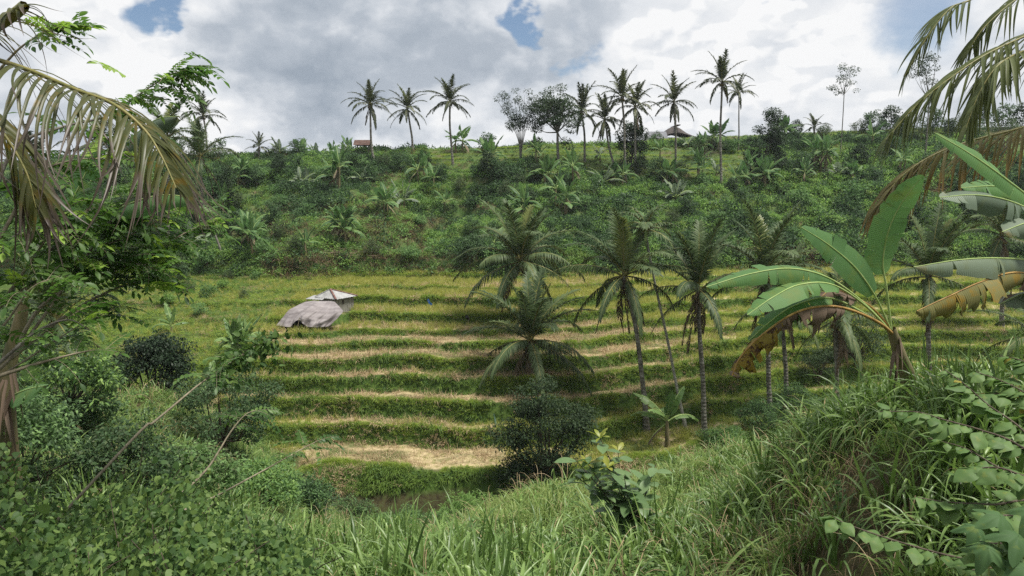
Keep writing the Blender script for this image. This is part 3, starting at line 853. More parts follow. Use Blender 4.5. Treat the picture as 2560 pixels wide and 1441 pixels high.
def frond_library(tag, mat, nl, w, length=4.2, seed=1):
    rng = np.random.default_rng(seed)
    lib = []
    for e, bd in ((80, 30), (72, 42), (62, 52), (50, 62), (34, 66), (14, 62), (-8, 54), (-30, 42)):
        for k in range(2):
            lib.append((e, frond_mesh(rng, e + rng.normal(0, 4), length * rng.uniform(.92, 1.05), nl, bd + rng.normal(0, 8), w, mats=[MAT[mat], MAT['rachis']],
                                      droop=(.2, .6) if e > 20 else (.8, 1.9), lmax=.84 if e > 20 else .72, ragged=.08 if e > 20 else .14)))
    dead = [frond_mesh(rng, -50 - 12 * k, length * .8, int(nl * .7), 28, w * .8, .7, [MAT['palm_dead'], MAT['palm_dead']], (1.0, 2.2), .25) for k in range(3)]
    young = [frond_mesh(rng, 80 - 8 * k, length * .8, nl, 22, w, .7, [MAT['palm_young'], MAT['rachis']], (.1, .4)) for k in range(2)]
    return dict(lib=lib, dead=dead, young=young)
FL_MID = frond_library('mid', 'palm', 70, .075)
FL_FAR = frond_library('far', 'palm_far', 34, .13, seed=4)

def nut_mesh():
    rng = np.random.default_rng(8)
    mb = MB()
    for k in range(9):
        a = k * 2.4; c = np.array([.26 * math.cos(a), .26 * math.sin(a), -.25 - .12 * rng.random() * (k % 3)])
        th = np.linspace(0.05, math.pi - .05, 6)
        V, Q, UV = tube(np.stack([0 * th, 0 * th, .15 * np.cos(th)], -1) + c, .115 * np.sin(th), 8); mb.add(V, Q, UV)
    return mb.mesh('coconuts', MAT['nut'])
NUTS = nut_mesh()
def heart_mesh():
    rng = np.random.default_rng(9)
    n = 46
    a = rng.uniform(0, 6.283, n)
    base = np.stack([.1 * np.cos(a), .1 * np.sin(a), rng.uniform(-.7, .1, n)], -1)
    d = np.stack([np.cos(a) * .8, np.sin(a) * .8, rng.uniform(-1, .7, n)], -1)
    V, Q, UV = strips(base, d, [0, 0, 1], rng.uniform(.3, .7, n), rng.uniform(.05, .12, n), BLADE4, rng.uniform(.2, 1, n), .2)
    return MB().add(V, Q, UV).mesh('leaf_bases', MAT['palm_dead'])
HEARTM = heart_mesh()

def trunk_mesh(base, top, r0, r1, curve=(0, 0), mat='palm_trunk', sides=9, rng=None, k=26):
    base = np.asarray(base, float); top = np.asarray(top, float)
    t = np.linspace(0, 1, k)
    pts = base + (top - base) * t[:, None]
    pts[:, 0] += curve[0] * np.sin(t * math.pi); pts[:, 1] += curve[1] * np.sin(t * math.pi)
    pts[:, 0] += .03 * np.sin(t * 9 + base[0])
    r = r1 + (r0 - r1) * (1 - t) ** 1.0 + r0 * .55 * np.exp(-t * 16)
    r = r * (1 + .05 * np.sin(t * 60))
    pts[0, 2] -= .35
    V, Q, UV = tube(pts, r, sides)
    return MB().add(V, Q, UV).mesh('trunk', MAT[mat], base), pts

def palm(px, crown_row, D, label, lib, base=None, scale=1.0, nf=17, seed=0, r0=.15, r1=.10, curve=(0, 0), group=None, dead=2, nuts=True, lean_up=0.0, emin=-32, name='coconut_palm', young=1, base_px=None, trunk_mat='palm_trunk'):
    rng = np.random.default_rng(seed + 100)
    top = P(px, crown_row, D)
    if base is None:
        base = on_ground(base_px if base_px is not None else px, D)
    t = thing(name, label, 'palm tree', base, 0, group)
    me, _ = trunk_mesh(base, top, r0, r1, curve, mat=trunk_mat)
    link('trunk', me, t)
    off = top - base
    az0 = rng.random() * 6.28
    for k in range(nf):
        f = (k + .5) / nf
        want = 80 - (80 - emin) * f ** 1.4 + rng.normal(0, 5) + lean_up
        c = sorted(lib['lib'], key=lambda q: abs(q[0] - want) + rng.random() * 8)[0]
        link('frond', c[1], t, off + rng.normal(0, .04, 3), (0, 0, az0 + k * 2.39996 + rng.normal(0, .18)), scale * rng.uniform(.9, 1.08))
    for k in range(dead):
        link('dead_frond', lib['dead'][k % 3], t, off + np.array([0, 0, -.25]), (0, 0, rng.random() * 6.28), scale * rng.uniform(.8, 1.0))
    for k in range(young):
        link('young_frond', lib['young'][k % 2], t, off, (0, 0, rng.random() * 6.28), scale)
    link('leaf_bases', HEARTM, t, off, (0, 0, rng.random() * 6), scale * 1.1)
    if nuts:
        link('coconuts', NUTS, t, off + np.array([0, 0, -.1]), (0, 0, rng.random() * 6), scale)
    return t

# palms standing on the terraces and by the stream
palm(1300, 655, 47, 'tall coconut palm with nuts rising above a shorter palm beside the dark round tree', FL_MID, seed=1, base_px=1345, scale=1.16, nf=25, dead=1, curve=(.2, 0))
palm(1325, 852, 40, 'shorter coconut palm with wide drooping crown behind the dark round tree', FL_MID, seed=2, scale=1.05, nf=24, dead=2, emin=-22)
palm(1560, 690, 37.5, 'leaning grey coconut palm with brown dead fronds beside the slim areca palm', FL_MID, base_px=1616, seed=3, nf=18, dead=6, scale=.98, curve=(.25, 0), emin=-45)
palm(1745, 725, 37.0, 'straight coconut palm beside the young banana plant near the stream', FL_MID, base_px=1763, seed=4, nf=16, dead=4, scale=.95, lean_up=6, trunk_mat='palm_trunk')
palm(1912, 690, 38.5, 'coconut palm with a bushy crown behind the foreground banana plant', FL_MID, base_px=1928, seed=5, nf=18, dead=4, scale=1.0)
palm(1955, 750, 41.5, 'coconut palm with a thin leaning trunk half hidden behind the bushy crowned palm', FL_MID, base_px=1968, seed=15, nf=12, dead=2, scale=.85)
palm(2322, 690, 36, 'coconut palm with yellowish young fronds between the foreground banana leaves', FL_MID, seed=6, nf=16, dead=3, scale=.9, lean_up=8, young=2)
palm(2505, 590, 50, 'pale coconut palm on the far terraces behind the right banana leaves', FL_MID, seed=7, nf=14, dead=2, scale=.95)
palm(2092, 800, 31, 'low coconut palm beside the twiggy dark bush', FL_MID, seed=8, nf=14, dead=3, scale=.68, r0=.11, r1=.08, emin=-38)
palm(2600, 845, 33, 'coconut palm with drooping fronds cut by the edge of the bank', FL_MID, seed=9, nf=13, dead=2, scale=.8)
palm(135, 805, 23, 'coconut palm among the shrubs below the feathery leaved tree', FL_MID, seed=10, nf=18, dead=2, scale=.72, r0=.13, young=2, emin=-38)
palm(420, 345, 62, 'broad crowned coconut palm beside the hanging banana leaf', FL_MID, seed=11, nf=17, dead=1, scale=.95)
palm(500, 392, 66, 'coconut palm with arching fronds beside the broad crowned palm', FL_MID, base_px=510, seed=12, nf=16, dead=2, scale=1.0, emin=-40)

def areca():
    base = on_ground(1716, 38.2); top = P(1615, 588, 38.2)
    t = thing('areca_palm', 'slim areca palm with thin pale leaning trunk and small crown', 'palm tree', base)
    me, _ = trunk_mesh(base, top, .085, .06, (-.05, 0), mat='trunk_pale'); link('trunk', me, t)
    rng = np.random.default_rng(77)
    off = top - base
    lib = [frond_mesh(rng, e, 1.7, 18, 75, .085, .55, [MAT['palm'], MAT['rachis']], (.4, .9)) for e in (80, 60, 40, 20, 0)]
    for k in range(12):
        link('frond', lib[min(k * 5 // 12, 4)], t, off + np.array([0, 0, .25]), (0, 0, k * 2.4 + .3), rng.uniform(1.0, 1.3))
    V, Q, UV = tube(np.array([[0, 0, -.6], [0, 0, -.3], [0, 0, .2], [0, 0, .5]]), [.055, .09, .085, .03], 8)
    link('crownshaft', MB().add(V, Q, UV).mesh('crownshaft', MAT['midrib']), t, off)
areca()

# palms along the ridge
RIDGE_PALMS = [
    (508, 290, 100, 520, 'slender palm above the left slope, alone against the grey cloud'),
    (925, 262, 90, 934, 'ridge palm beside the open brown roofed shelter'),
    (1018, 272, 97, 1032, 'ridge palm with slightly leaning trunk, between two straight palms'),
    (1124, 255, 89, 1133, 'ridge palm above the bare grassy knoll with upswept crown'),
    (1455, 278, 90, 1462, 'ridge palm close beside the dense round crowned tree'),
    (1512, 300, 90, 1536, 'shorter ridge palm with a bent trunk and drooping crown'),
    (1555, 242, 86, 1563, 'tall ridge palm with pale trunk and narrow crown by the dark tree'),
    (1588, 268, 89, 1591, 'ridge palm growing directly in front of the dark leafy tree'),
    (1685, 256, 90, 1689, 'ridge palm in front of the grey roofed house'),
    (1805, 205, 85, 1803, 'tallest ridge palm with one low frond hanging to one side'),
    (1846, 232, 98, 1845, 'thin ridge palm with a small ragged crown beside the tallest palm'),
    (648, 368, 95, 650, 'small palm whose crown just tops the ridge line'),
    (2035, 318, 96, 2035, 'little palm on the ridge beside the banana plants'),
    (250, 370, 70, 255, 'coconut palm on the left slope behind the pinnate tree'),
    (90, 420, 60, 95, 'coconut palm at the foot of the left slope behind the hanging old frond'),
]
for i, (px, row, D, bpx, lab) in enumerate(RIDGE_PALMS):
    base = on_ground(bpx, D)
    small = i in (11, 12)
    palm(px, row, D, lab, FL_FAR, base=base, scale=.55 if small else (.62 if i == 10 else (.9 if i > 12 else .84)), nf=12 if small else 18, seed=40 + i, r0=.15 if not i == 10 else .1, r1=.11 if not i == 10 else .07,
         group='palms along the ridge' if i < 13 else None, dead=0 if small else (i % 2), nuts=not small, emin=-40 if i % 3 else -22, curve=((-1) ** i * .12, 0), young=1)

# ================================================================== banana plants
def banana_blade(rng, pts, normal, w, start=.22, segs=9, hang=(10, 25), tear=.04, na=3, nc=4, ragged=0.05, prof_pow=.55, droop_noise=8):
    """torn lamina either side of a midrib curve; returns blade quads"""
    pts = np.asarray(pts, float); k = len(pts)
    T = norm(np.gradient(pts, axis=0))
    Nn = norm(np.broadcast_to(normal, (k, 3)) - T * np.sum(np.broadcast_to(normal, (k, 3)) * T, axis=1, keepdims=True))
    S = np.cross(T, Nn)
    def at(arr, s):
        f = np.clip(s, 0, 1) * (k - 1); i = np.clip(f.astype(int), 0, k - 2); fr = (f - i)[:, None]
        return arr[i] * (1 - fr) + arr[i + 1] * fr
    mb = MB()
    for sg in (-1, 1):
        cuts = np.sort(np.r_[start, 1.0, start + (1 - start) * rng.random(segs - 1)])
        for a, b in zip(cuts[:-1], cuts[1:]):
            if b - a < .004: continue
            hb = math.radians(rng.uniform(*hang)); dn = math.radians(rng.normal(0, droop_noise))
            s = np.linspace(a, b, na)
            p = at(pts, s); t_ = norm(at(T, s)); n_ = norm(at(Nn, s)); sd = norm(at(S, s)) * sg
            q = (s - start) / (1 - start)
            wid = w * np.clip(np.sin(math.pi * np.clip(q * .97 + .03, 0, 1) ** .75), 0, 1) ** prof_pow
            wid = wid * (1 + rng.normal(0, ragged))
            rows = []
            for c in range(nc):
                f = c / (nc - 1)
                ang = hb * (.35 + .65 * f) + dn * f
                inset = (b - a) * tear * f * rng.uniform(.2, 1.4)
                s2 = np.linspace(a + inset, b - inset, na)
                pp = at(pts, s2)
                fw = t_ * (.16 * f * wid)[:, None]
                jag = 1 + (rng.normal(0, ragged, na) if c == nc - 1 else 0)
                rows.append(pp + (sd * math.cos(ang) - n_ * math.sin(ang)) * (wid * f * jag)[:, None] + fw)
            V = np.stack(rows, 1)
            idx = np.arange(na * nc).reshape(na, nc)
            Q = np.stack([idx[:-1, :-1], idx[:-1, 1:], idx[1:, 1:], idx[1:, :-1]], -1).reshape(-1, 4)
            uv = np.zeros((na, nc, 2)); uv[..., 0] = np.linspace(0, 1, nc)[None, :] * sg; uv[..., 1] = s[:, None]
            mb.add(V.reshape(-1, 3), Q, uv.reshape(-1, 2))
    return mb

def local_leaf(rng, elev, L, w, bend_deg, far=False, mat='banana_mid'):
    pts = frond_curve(elev, L, bend_deg, 16)
    pts[:, 1] += np.linspace(0, 1, 16) ** 2 * rng.normal(0, .12)
    mb = banana_blade(rng, pts, np.array([-.3, 0, 1.0]), w, .2, 5 if far else 8, (8, 40), .05, 3, 3)
    V, Q, UV = tube(pts, np.linspace(.035, .006, 16), 4); mb.add(V, Q, UV, 1)
    return mb.mesh('leaf', [MAT[mat], MAT['midrib']])
_r = np.random.default_rng(31)
BAN_SPEC = ((84, 15), (72, 35), (60, 55), (45, 75), (30, 80), (12, 70), (-20, 50))
def ban_lib(mat, far):
    return [(e, local_leaf(_r, e + _r.normal(0, 4), _r.uniform(1.7, 2.1), _r.uniform(.24, .31), b + _r.normal(0, 8), far, mat)) for e, b in BAN_SPEC for _ in range(2)]
BL_FAR = ban_lib('banana_far', True)
BL_MID = ban_lib('banana_mid', False)
BL_DARK = ban_lib('banana_grey', True)
BL_DEAD = [local_leaf(_r, -35 - 15 * k, 1.4, .16, 35, True, 'banana_dead') for k in range(2)]
def stem_mesh(h):
    z = np.linspace(-.3, h, 8)
    pts = np.stack([.03 * np.sin(z * 2), .03 * np.cos(z * 1.7), z], -1)
    V, Q, UV = tube(pts, np.linspace(.13, .06, 8), 7)
    return MB().add(V, Q, UV).mesh('pseudostem', MAT['pseudostem'])
STEMS = {h: stem_mesh(h) for h in (.5, 1.1, 1.8, 2.6)}
def banana(loc, label, lib, scale=1.0, nl=8, h=1.1, seed=0, group=None, dead=1, stems=1, name='banana_plant', up=32):
    rng = np.random.default_rng(seed + 900)
    t = thing(name, label, 'banana plant', loc, rng.random() * 6.28, group, scale)
    for sidx in range(stems):
        o = np.array([0, 0, 0.0]) if sidx == 0 else np.array([rng.normal(0, .45), rng.normal(0, .3), 0])
        hh = h if sidx == 0 else min(STEMS, key=lambda q: abs(q - h * rng.uniform(.6, 1)))
        link('pseudostem', STEMS[hh], t, o)
        az = rng.random() * 6.28
        for k in range(nl):
            want = 82 - (100 - up) * (k / nl) ** 1.1 + rng.normal(0, 6)
            c = sorted(lib, key=lambda q: abs(q[0] - want) + rng.random() * 10)[0]
            link('leaf', c[1], t, o + np.array([0, 0, hh - .05]), (0, 0, az + k * 2.4 + rng.normal(0, .2)), rng.uniform(.8, 1.1))
        for k in range(dead):
            link('dead_leaf', BL_DEAD[k % 2], t, o + np.array([0, 0, hh - .1]), (0, 0, rng.random() * 6.28), rng.uniform(.7, 1))
    return t

LANDMARKS = [(910, 367, 'the open brown roofed shelter'), (860, 570, 'the large banana clump with the brown skirt'), (1180, 455, 'the bare grassy knoll'), (1112, 510, 'the banana plant with one bright upright leaf'),
             (612, 430, 'the tall banana clump of the left slope'), (2052, 395, 'the big banana plant with the wide skirt'), (1290, 400, 'the slender multi stemmed tree'), (1390, 400, 'the dense round crowned tree'),
             (1580, 390, 'the dark leafy tree behind the ridge palms'), (1680, 340, 'the grey roofed ridge house'), (1803, 420, 'the tallest ridge palm'), (1905, 330, 'the dark windswept tree'), (2100, 300, 'the lone thin tree'),
             (500, 430, 'the arching palm of the left slope'), (545, 600, 'the leaning bare trunk'), (830, 640, 'the brushwood pile'), (1300, 600, 'the tallest terrace palm'), (1616, 590, 'the slim areca palm'), (2310, 300, 'the forked pale trunked tree'),
             (570, 370, 'the narrow conical tree'), (1125, 400, 'the palm with the upswept crown'), (1920, 620, 'the bushy crowned palm'), (2320, 620, 'the palm with yellowish young fronds'), (2505, 590, 'the pale palm of the far terraces'), (100, 420, 'the palm behind the hanging old frond')]
def near_label(what, px, py):
    d = [(abs(px - a) + 1.3 * abs(py - b), a, b, n) for a, b, n in LANDMARKS]
    _, a, b, n = min(d)
    rel = 'beside' if abs(py - b) < 35 or abs(px - a) > 1.5 * abs(py - b) else ('downhill from' if py > b else 'uphill from')
    if abs(px - a) + abs(py - b) > 170: rel = 'some way ' + rel if rel != 'beside' else 'some way off from'
    return '%s %s %s' % (what, rel, n)
# notable banana clumps, then the rest spread over the far hillside
banana(hit(860, 612), 'large banana clump with brown skirt of dead leaves above the terraces', BL_FAR, 1.15, 8, 1.8, 1, stems=4, dead=4)
banana(hit(1112, 535), 'banana plant with one bright upright leaf in the middle of the far slope', BL_FAR, 1.1, 7, 1.1, 2)
banana(hit(612, 470), 'tall banana clump beside the arching palm on the left slope', BL_FAR, 1.1, 8, 1.8, 3, stems=4, dead=2)
banana(hit(2052, 430), 'big banana plant with a wide skirt of leaves below the ridge', BL_FAR, 1.35, 9, 1.8, 4, stems=3, dead=4)
banana(on_ground(600, 41), 'dense banana clump standing left of the tarpaulin hut', BL_MID, .95, 8, 1.1, 5, stems=5, dead=2)
banana(on_ground(540, 39), 'low banana clump in front of the dense clump left of the hut', BL_MID, .8, 7, .5, 6, stems=4, dead=0)
banana(on_ground(1666, 35.5), 'young banana plant between the leaning palm trunks by the stream', BL_MID, 1.3, 8, 1.1, 7, dead=1, up=45)
banana(hit(765, 640), 'banana plant leaning over the dry slope beside the large clump', BL_FAR, 1.0, 6, 1.1, 8)
banana(hit(620, 620), 'banana plant with slender leaves near the leaning white post', BL_FAR, 1.2, 7, 1.1, 9, stems=2)
banana(on_ground(430, 45), 'small banana plant alone on the grassy slope beyond the very dark shrub', BL_MID, .8, 5, .5, 10)
HB = [(768, 470), (960, 545), (1085, 470), (845, 478), (905, 460), (1045, 460), (1370, 470), (1432, 468), (1510, 470), (1535, 462), (1390, 508), (1415, 545), (1690, 510), (1680, 470), (1650, 400),
      (1745, 455), (1790, 445), (1840, 470), (1780, 372), (1870, 450), (2095, 450), (2130, 455), (2180, 370), (2260, 440), (790, 385), (760, 388), (830, 382), (868, 380), (700, 392), (1140, 385),
      (1230, 420), (1340, 412), (1500, 400), (1960, 350), (560, 540), (640, 660), (1010, 520), (1620, 600), (2380, 420), (2010, 470), (480, 620), (1310, 540), (520, 560), (1760, 400), (1720, 372), (1915, 470), (1235, 640)]
for i, (px, py) in enumerate(HB):
    b = hit(px, py, 62)
    lab = near_label(['greyish leaved banana plant', 'green banana plant', 'short trunked green banana plant', 'tall stemmed green banana plant'][i % 4], px, py)
    banana(b, lab, BL_FAR if i % 4 else BL_DARK, RNG.uniform(1.0, 1.5), int(RNG.integers(5, 9)), [.5, 1.1, 1.1, 1.8][i % 4], 200 + i,
           'banana plants on the far hillside', stems=1 + (i % 3 == 0) + (i % 2), dead=i % 2)

# ================================================================== broadleaf trees and shrubs
def crown_mb(rng, centers, rc, n, L, W, prof=LEAF3, droop=(.1, .6), flat=.55, mb=None, mi=0, cols=2, fold=.2):
    c = np.asarray(centers, float); m = len(c)
    k = rng.integers(0, m, n)
    rc = np.broadcast_to(rc, (m,))
    u = norm(rng.normal(0, 1, (n, 3)))
    r = rc[k] * (.35 + .65 * rng.random(n) ** .5)
    off = u * r[:, None]; off[:, 2] *= flat
    p = c[k] + off
    d = u * .9 + rng.normal(0, .5, (n, 3)) + np.array([0, 0, .05])
    up = np.array([0, 0, 1.0]) + u * .5 + rng.normal(0, .35, (n, 3))
    V, Q, UV = strips(p, d, up, rng.uniform(*L, n), rng.uniform(*W, n), prof, rng.uniform(*droop, n), fold, cols)
    mb = mb or MB()
    mb.add(V, Q, UV, mi)
    return mb
def lobed(rng, n, rx, ry, rz, zc, fill=.35, bottom=-.5):
    u = norm(rng.normal(0, 1, (n * 3, 3)))
    u = u[u[:, 2] > bottom][:n]
    r = (fill + (1 - fill) * rng.random(len(u)) ** .45) * rng.uniform(.82, 1.1, len(u))
    return u * r[:, None] * np.array([rx, ry, rz]) + np.array([0, 0, zc])
def limbs_mb(rng, base, fork, targets, r0, sub=.4):
    mb = MB()
    base = np.asarray(base, float); fork = np.asarray(fork, float)
    V, Q, UV = tube(catmull([base - [0, 0, .3], base * .5 + fork * .5 + rng.normal(0, .06, 3), fork], 8), np.linspace(r0, r0 * .7, 8), 7); mb.add(V, Q, UV)
    for tg in targets:
        m = fork * .5 + np.asarray(tg) * .5 + rng.normal(0, .12, 3) + np.array([0, 0, -.1])
        V, Q, UV = tube(catmull([fork, m, tg], 7), np.linspace(r0 * .5, r0 * .08, 7), 5); mb.add(V, Q, UV)
    return mb

# --- named trees
def tree_at(name, base, label, centers, rc, n, L, W, mat, fork, r0, bark='bark_brown', nl=14, seed=0, cat='tree', prof=LEAF3, flat=.55, extra=None):
    rng = np.random.default_rng(seed + 500)
    t = thing(name, label, cat, base)
    tg = np.asarray(centers)[rng.permutation(len(centers))[:nl]]
    link('trunk', limbs_mb(rng, (0, 0, 0), fork, tg, r0).mesh('trunk', MAT[bark]), t)
    mb = crown_mb(rng, centers, rc, n, L, W, prof, flat=flat)
    mats = [MAT[mat]]
    if extra:
        crown_mb(rng, np.asarray(centers)[np.asarray(centers)[:, 2] > np.median(np.asarray(centers)[:, 2])], rc, int(n * extra[1]), L, W, prof, flat=flat, mb=mb, mi=1); mats.append(MAT[extra[0]])
    link('crown', mb.mesh('crown', mats), t)
    return t

rg = np.random.default_rng(61)
# dense round-crowned tree on the ridge
b = on_ground(1397, 88); top = P(1385, 215, 88)
hh = top[2] - b[2]; s_ = 88 / F
cs = lobed(rg, 60, 3.0, 2.6, 3.1, hh - 3.3, .35, -.75) + np.array([-.6, 0, 0])
cs = np.vstack([cs, np.array([[-3.3, 0, hh - 7.0], [-2.6, .3, hh - 6.6], [1.2, 0, hh - 7.2], [.8, 0, hh - 6.6]])])
tree_at('broadleaf_tree', b, 'dense dark round crowned tree on the ridge beside a slender pale stemmed tree', cs, .8, 9500, (.16, .30), (.10, .17), 'dark_leaf', (-.2, 0, hh * .42), .2, 'bark_grey', 26, 1)
# slender multi-stem tree
b = on_ground(1302, 88); top = P(1287, 228, 88); hh = top[2] - b[2]
rg2 = np.random.default_rng(62)
t = thing('slender_tree', 'slender multi stemmed tree with pale stems and thin open crown on the ridge', 'tree', b)
mb = MB(); cs = []
for k in range(8):
    tx = np.linspace(-2.4, 2.3, 8)[k]; tz = hh * rg2.uniform(.82, 1.0) - abs(tx + .2) * .25
    tp = np.array([tx - .5, rg2.normal(0, .6), tz])
    cv = catmull([[rg2.normal(0, .15), 0, -.3], [tx * .12, 0, hh * .3], [tx * .5 - .2, 0, hh * .6], tp], 12)
    V, Q, UV = tube(cv, np.linspace(.065, .012, 12), 5); mb.add(V, Q, UV)
    for q in np.linspace(.58, 1, 7):
        i = int(q * 11); cs.append(cv[i] + rg2.normal(0, .42, 3))
link('trunk', mb.mesh('trunk', MAT['bark_grey']), t)
link('crown', crown_mb(rg2, cs, .6, 3600, (.14, .26), (.08, .14)).mesh('crown', MAT['dark_leaf']), t)
# dark leafy tree behind the ridge palms
b = on_ground(1580, 91); cs = lobed(rg, 50, 1.9, 1.6, 3.2, 3.0, .3, -.9)
tree_at('broadleaf_tree', b, 'dark leafy tree behind the cluster of ridge palms', cs, .8, 4200, (.2, .36), (.10, .18), 'dark_leaf', (0, 0, 1.6), .15, nl=10, seed=2)
# dark windswept bush-tree right
b = on_ground(1905, 90); cs = np.vstack([lobed(rg, 40, 2.5, 1.9, 2.2, 2.2, .3, -.9), lobed(rg, 26, 1.7, 1.3, 1.9, 5.0, .3, -.9) + np.array([.7, 0, 0]), lobed(rg, 12, .9, .9, 1.1, 7.0, .3) + np.array([1.2, 0, 0])])
tree_at('broadleaf_tree', b, 'dark windswept tree leaning to a point beside the tallest ridge palm', cs, .75, 7500, (.18, .32), (.09, .16), 'dark_leaf', (.2, 0, 1.4), .16, nl=12, seed=3)
# thin lone tree right on ridge
b = on_ground(2100, 94); top = P(2102, 160, 94); hh = top[2] - b[2]
cs = np.array([[rg.normal(0, .75) + .1 * z, rg.normal(0, .6), hh - z] for z in np.linspace(.2, 3.6, 22)]) * np.array([1, 1, 1]); cs[-6:, 0] -= .7
tree_at('slender_tree', b, 'lone thin tree with bare stem and small crown on the ridge', cs, .5, 900, (.14, .26), (.09, .15), 'dark_leaf', (0, 0, hh * .68), .07, 'bark_grey', 10, 4)
b = on_ground(2312, 92); top = P(2292, 120, 92); hh = top[2] - b[2]
cs = lobed(rg, 26, 1.6, 1.3, 2.2, hh - 2.6, .3, -.8) + np.array([-.8, 0, 0])
tree_at('slender_tree', b, 'tall thin tree with forked pale trunk seen through the right palm fronds', cs, .6, 1500, (.14, .26), (.09, .15), 'dark_leaf', (-.1, 0, hh * .55), .10, 'bark_grey', 10, 5)
b = on_ground(1768, 94); cs = lobed(rg, 26, 2.6, 1.5, 1.6, 2.3, .2, -.4)
tree_at('shrub_tree', b, 'feathery pale twigged shrub on the ridge behind the tallest palm', cs, .45, 700, (.14, .24), (.06, .10), 'olive_leaf', (0, 0, .6), .06, 'bark_grey', 22, 6)
b = on_ground(2510, 92); cs = lobed(rg, 34, 3.4, 2, 2.6, 3.2, .2, -.5)
tree_at('shrub_tree', b, 'airy grey green tree on the ridge behind the dry right frond', cs, .6, 2000, (.14, .26), (.07, .12), 'olive_leaf', (0, 0, 1.2), .09, 'bark_grey', 20, 7)
b = on_ground(572, 76); cs = np.array([[rg.normal(0, .18 + .38 * z / 3), rg.normal(0, .3), 4.6 - z] for z in np.linspace(0, 3.8, 40)])
tree_at('conical_tree', b, 'narrow conical dark tree beside the tall banana clump', cs, .45, 2200, (.12, .22), (.07, .12), 'dark_leaf', (0, 0, 2.2), .09, nl=8, seed=8)

# big dark round tree in the valley, dark shrubs on the left
b = on_ground(1365, 31.5); cs = np.vstack([lobed(rg, 70, 1.9, 1.7, 1.8, 3.3, .35, -.95), lobed(rg, 26, 1.1, 1.0, 1.1, 5.0, .3, -.8) + np.array([-.3, 0, 0]), lobed(rg, 22, 1.0, 1.0, .9, 4.0, .3, -.8) + np.array([1.5, 0, 0]), lobed(rg, 20, .9, .9, .8, 3.3, .3, -.8) + np.array([-1.7, 0, 0]), lobed(rg, 60, 2.0, 1.6, 1.3, 1.5, .3, -.95) + np.array([-.4, 0, 0])])
tree_at('round_tree', b, 'large dark round tree with dense small leaves in front of the shorter palm', cs, .46, 17000, (.085, .16), (.045, .08), 'dark_leaf', (0, 0, 1.1), .16, nl=24, seed=11, extra=('olive_leaf', .12))
b = on_ground(388, 27); cs = np.vstack([lobed(rg, 90, 1.6, 1.4, 1.6, 1.9, .35, -.95), lobed(rg, 40, 1.0, .9, .9, 2.6, .3, -.6) + np.array([.3, 0, 0])])
tree_at('round_shrub', b, 'very dark glossy round shrub left of the terraces', cs, .36, 12000, (.09, .16), (.05, .08), 'dark_gloss', (0, 0, .7), .12, nl=18, seed=12, cat='shrub')
b = on_ground(560, 21); cs = lobed(rg, 70, 1.7, 1.5, 1.5, 1.5, .3, -.95)
tree_at('round_shrub', b, 'mottled dark shrub behind the leafy vine thicket, beside the terraces', cs, .36, 8500, (.07, .13), (.035, .065), 'herb_dark', (0, 0, .6), .07, nl=26, seed=13, cat='shrub', extra=('olive_leaf', .15))
b = on_ground(180, 17); cs = lobed(rg, 70, 1.25, 1.1, 1.5, 1.35, .3, -.9)
tree_at('leafy_shrub', b, 'shrub with pale green leaf rosettes below the left palm', cs, .33, 5200, (.09, .17), (.035, .06), 'herb_dark', (0, 0, .9), .06, nl=30, seed=14, cat='shrub', prof=LEAF, extra=('herb_bright', .35))
for k_, (px_, D_, r_, z_, m_, e_, lab_) in enumerate([
        (60, 13.5, 1.2, 1.3, 'herb_dark', ('herb', .35), 'mid green leafy bush between the vine thicket and the left palm'),
        (320, 14.5, 1.15, 1.15, 'herb_dark', ('olive_leaf', .2), 'dark leafy bush behind the vine thicket'),
        (470, 15.5, 1.2, .9, 'herb', ('olive_leaf', .3), 'mottled bush between the vine thicket and the very dark round shrub'),
        (30, 19, 1.5, 1.6, 'olive_leaf', ('herb_dark', .4), 'olive bush at the foot of the left palm'),
        (640, 17.5, 1.0, .8, 'herb', ('herb_bright', .4), 'low bright bush beside the mottled dark shrub'),
        (760, 21, .9, .7, 'herb_dark', ('herb', .4), 'low dark bush at the end of the near grass slope'),
        (1010, 29.4, 1.6, .9, 'herb', ('herb_dark', .4), 'leafy tangle hanging over the stream bank'),
        (880, 28.6, 1.4, .8, 'olive_leaf', ('herb', .4), 'olive green tangle on the stream bank below the straw field'),
        (1120, 29.0, 1.2, .9, 'herb_dark', ('herb', .3), 'dark tangle over the stream beside the feathery shrub'),
        (1905, 38, 1.5, 1.0, 'herb', ('herb_dark', .4), 'green thicket at the foot of the bushy crowned palm'),
        (1990, 40, 1.6, 1.1, 'herb_dark', ('herb', .4), 'dark green thicket beside the thin leaning palm trunk'),
        (1810, 36, 1.2, .8, 'herb', ('herb_bright', .4), 'light green bush between the straight palm and the bushy crowned palm'),
        (2240, 42, 1.6, 1.2, 'herb_dark', ('olive_leaf', .3), 'dark thicket behind the stem of the foreground banana plant')]):
    b = on_ground(px_, D_); cs = lobed(rg, 60, r_, r_ * .9, z_, z_ * .85, .25, -.95)
    tree_at('leafy_shrub', b, lab_, cs, .32, 4200, (.07, .14), (.035, .065), m_, (0, 0, .4), .05, nl=16, seed=50 + k_, cat='shrub', extra=e_)
b = on_ground(2135, 45); cs = lobed(rg, 60, 2.5, 1.6, 1.5, 2.0, .25, -.9)
tree_at('twiggy_bush', b, 'dark twiggy open bush behind the foreground banana plant', cs, .5, 4200, (.10, .18), (.05, .09), 'dark_leaf', (0, 0, .5), .07, nl=50, seed=15, cat='shrub')
b = on_ground(2045, 44); cs = lobed(rg, 40, 1.4, 1.1, 1.5, 1.7, .3, -.95)
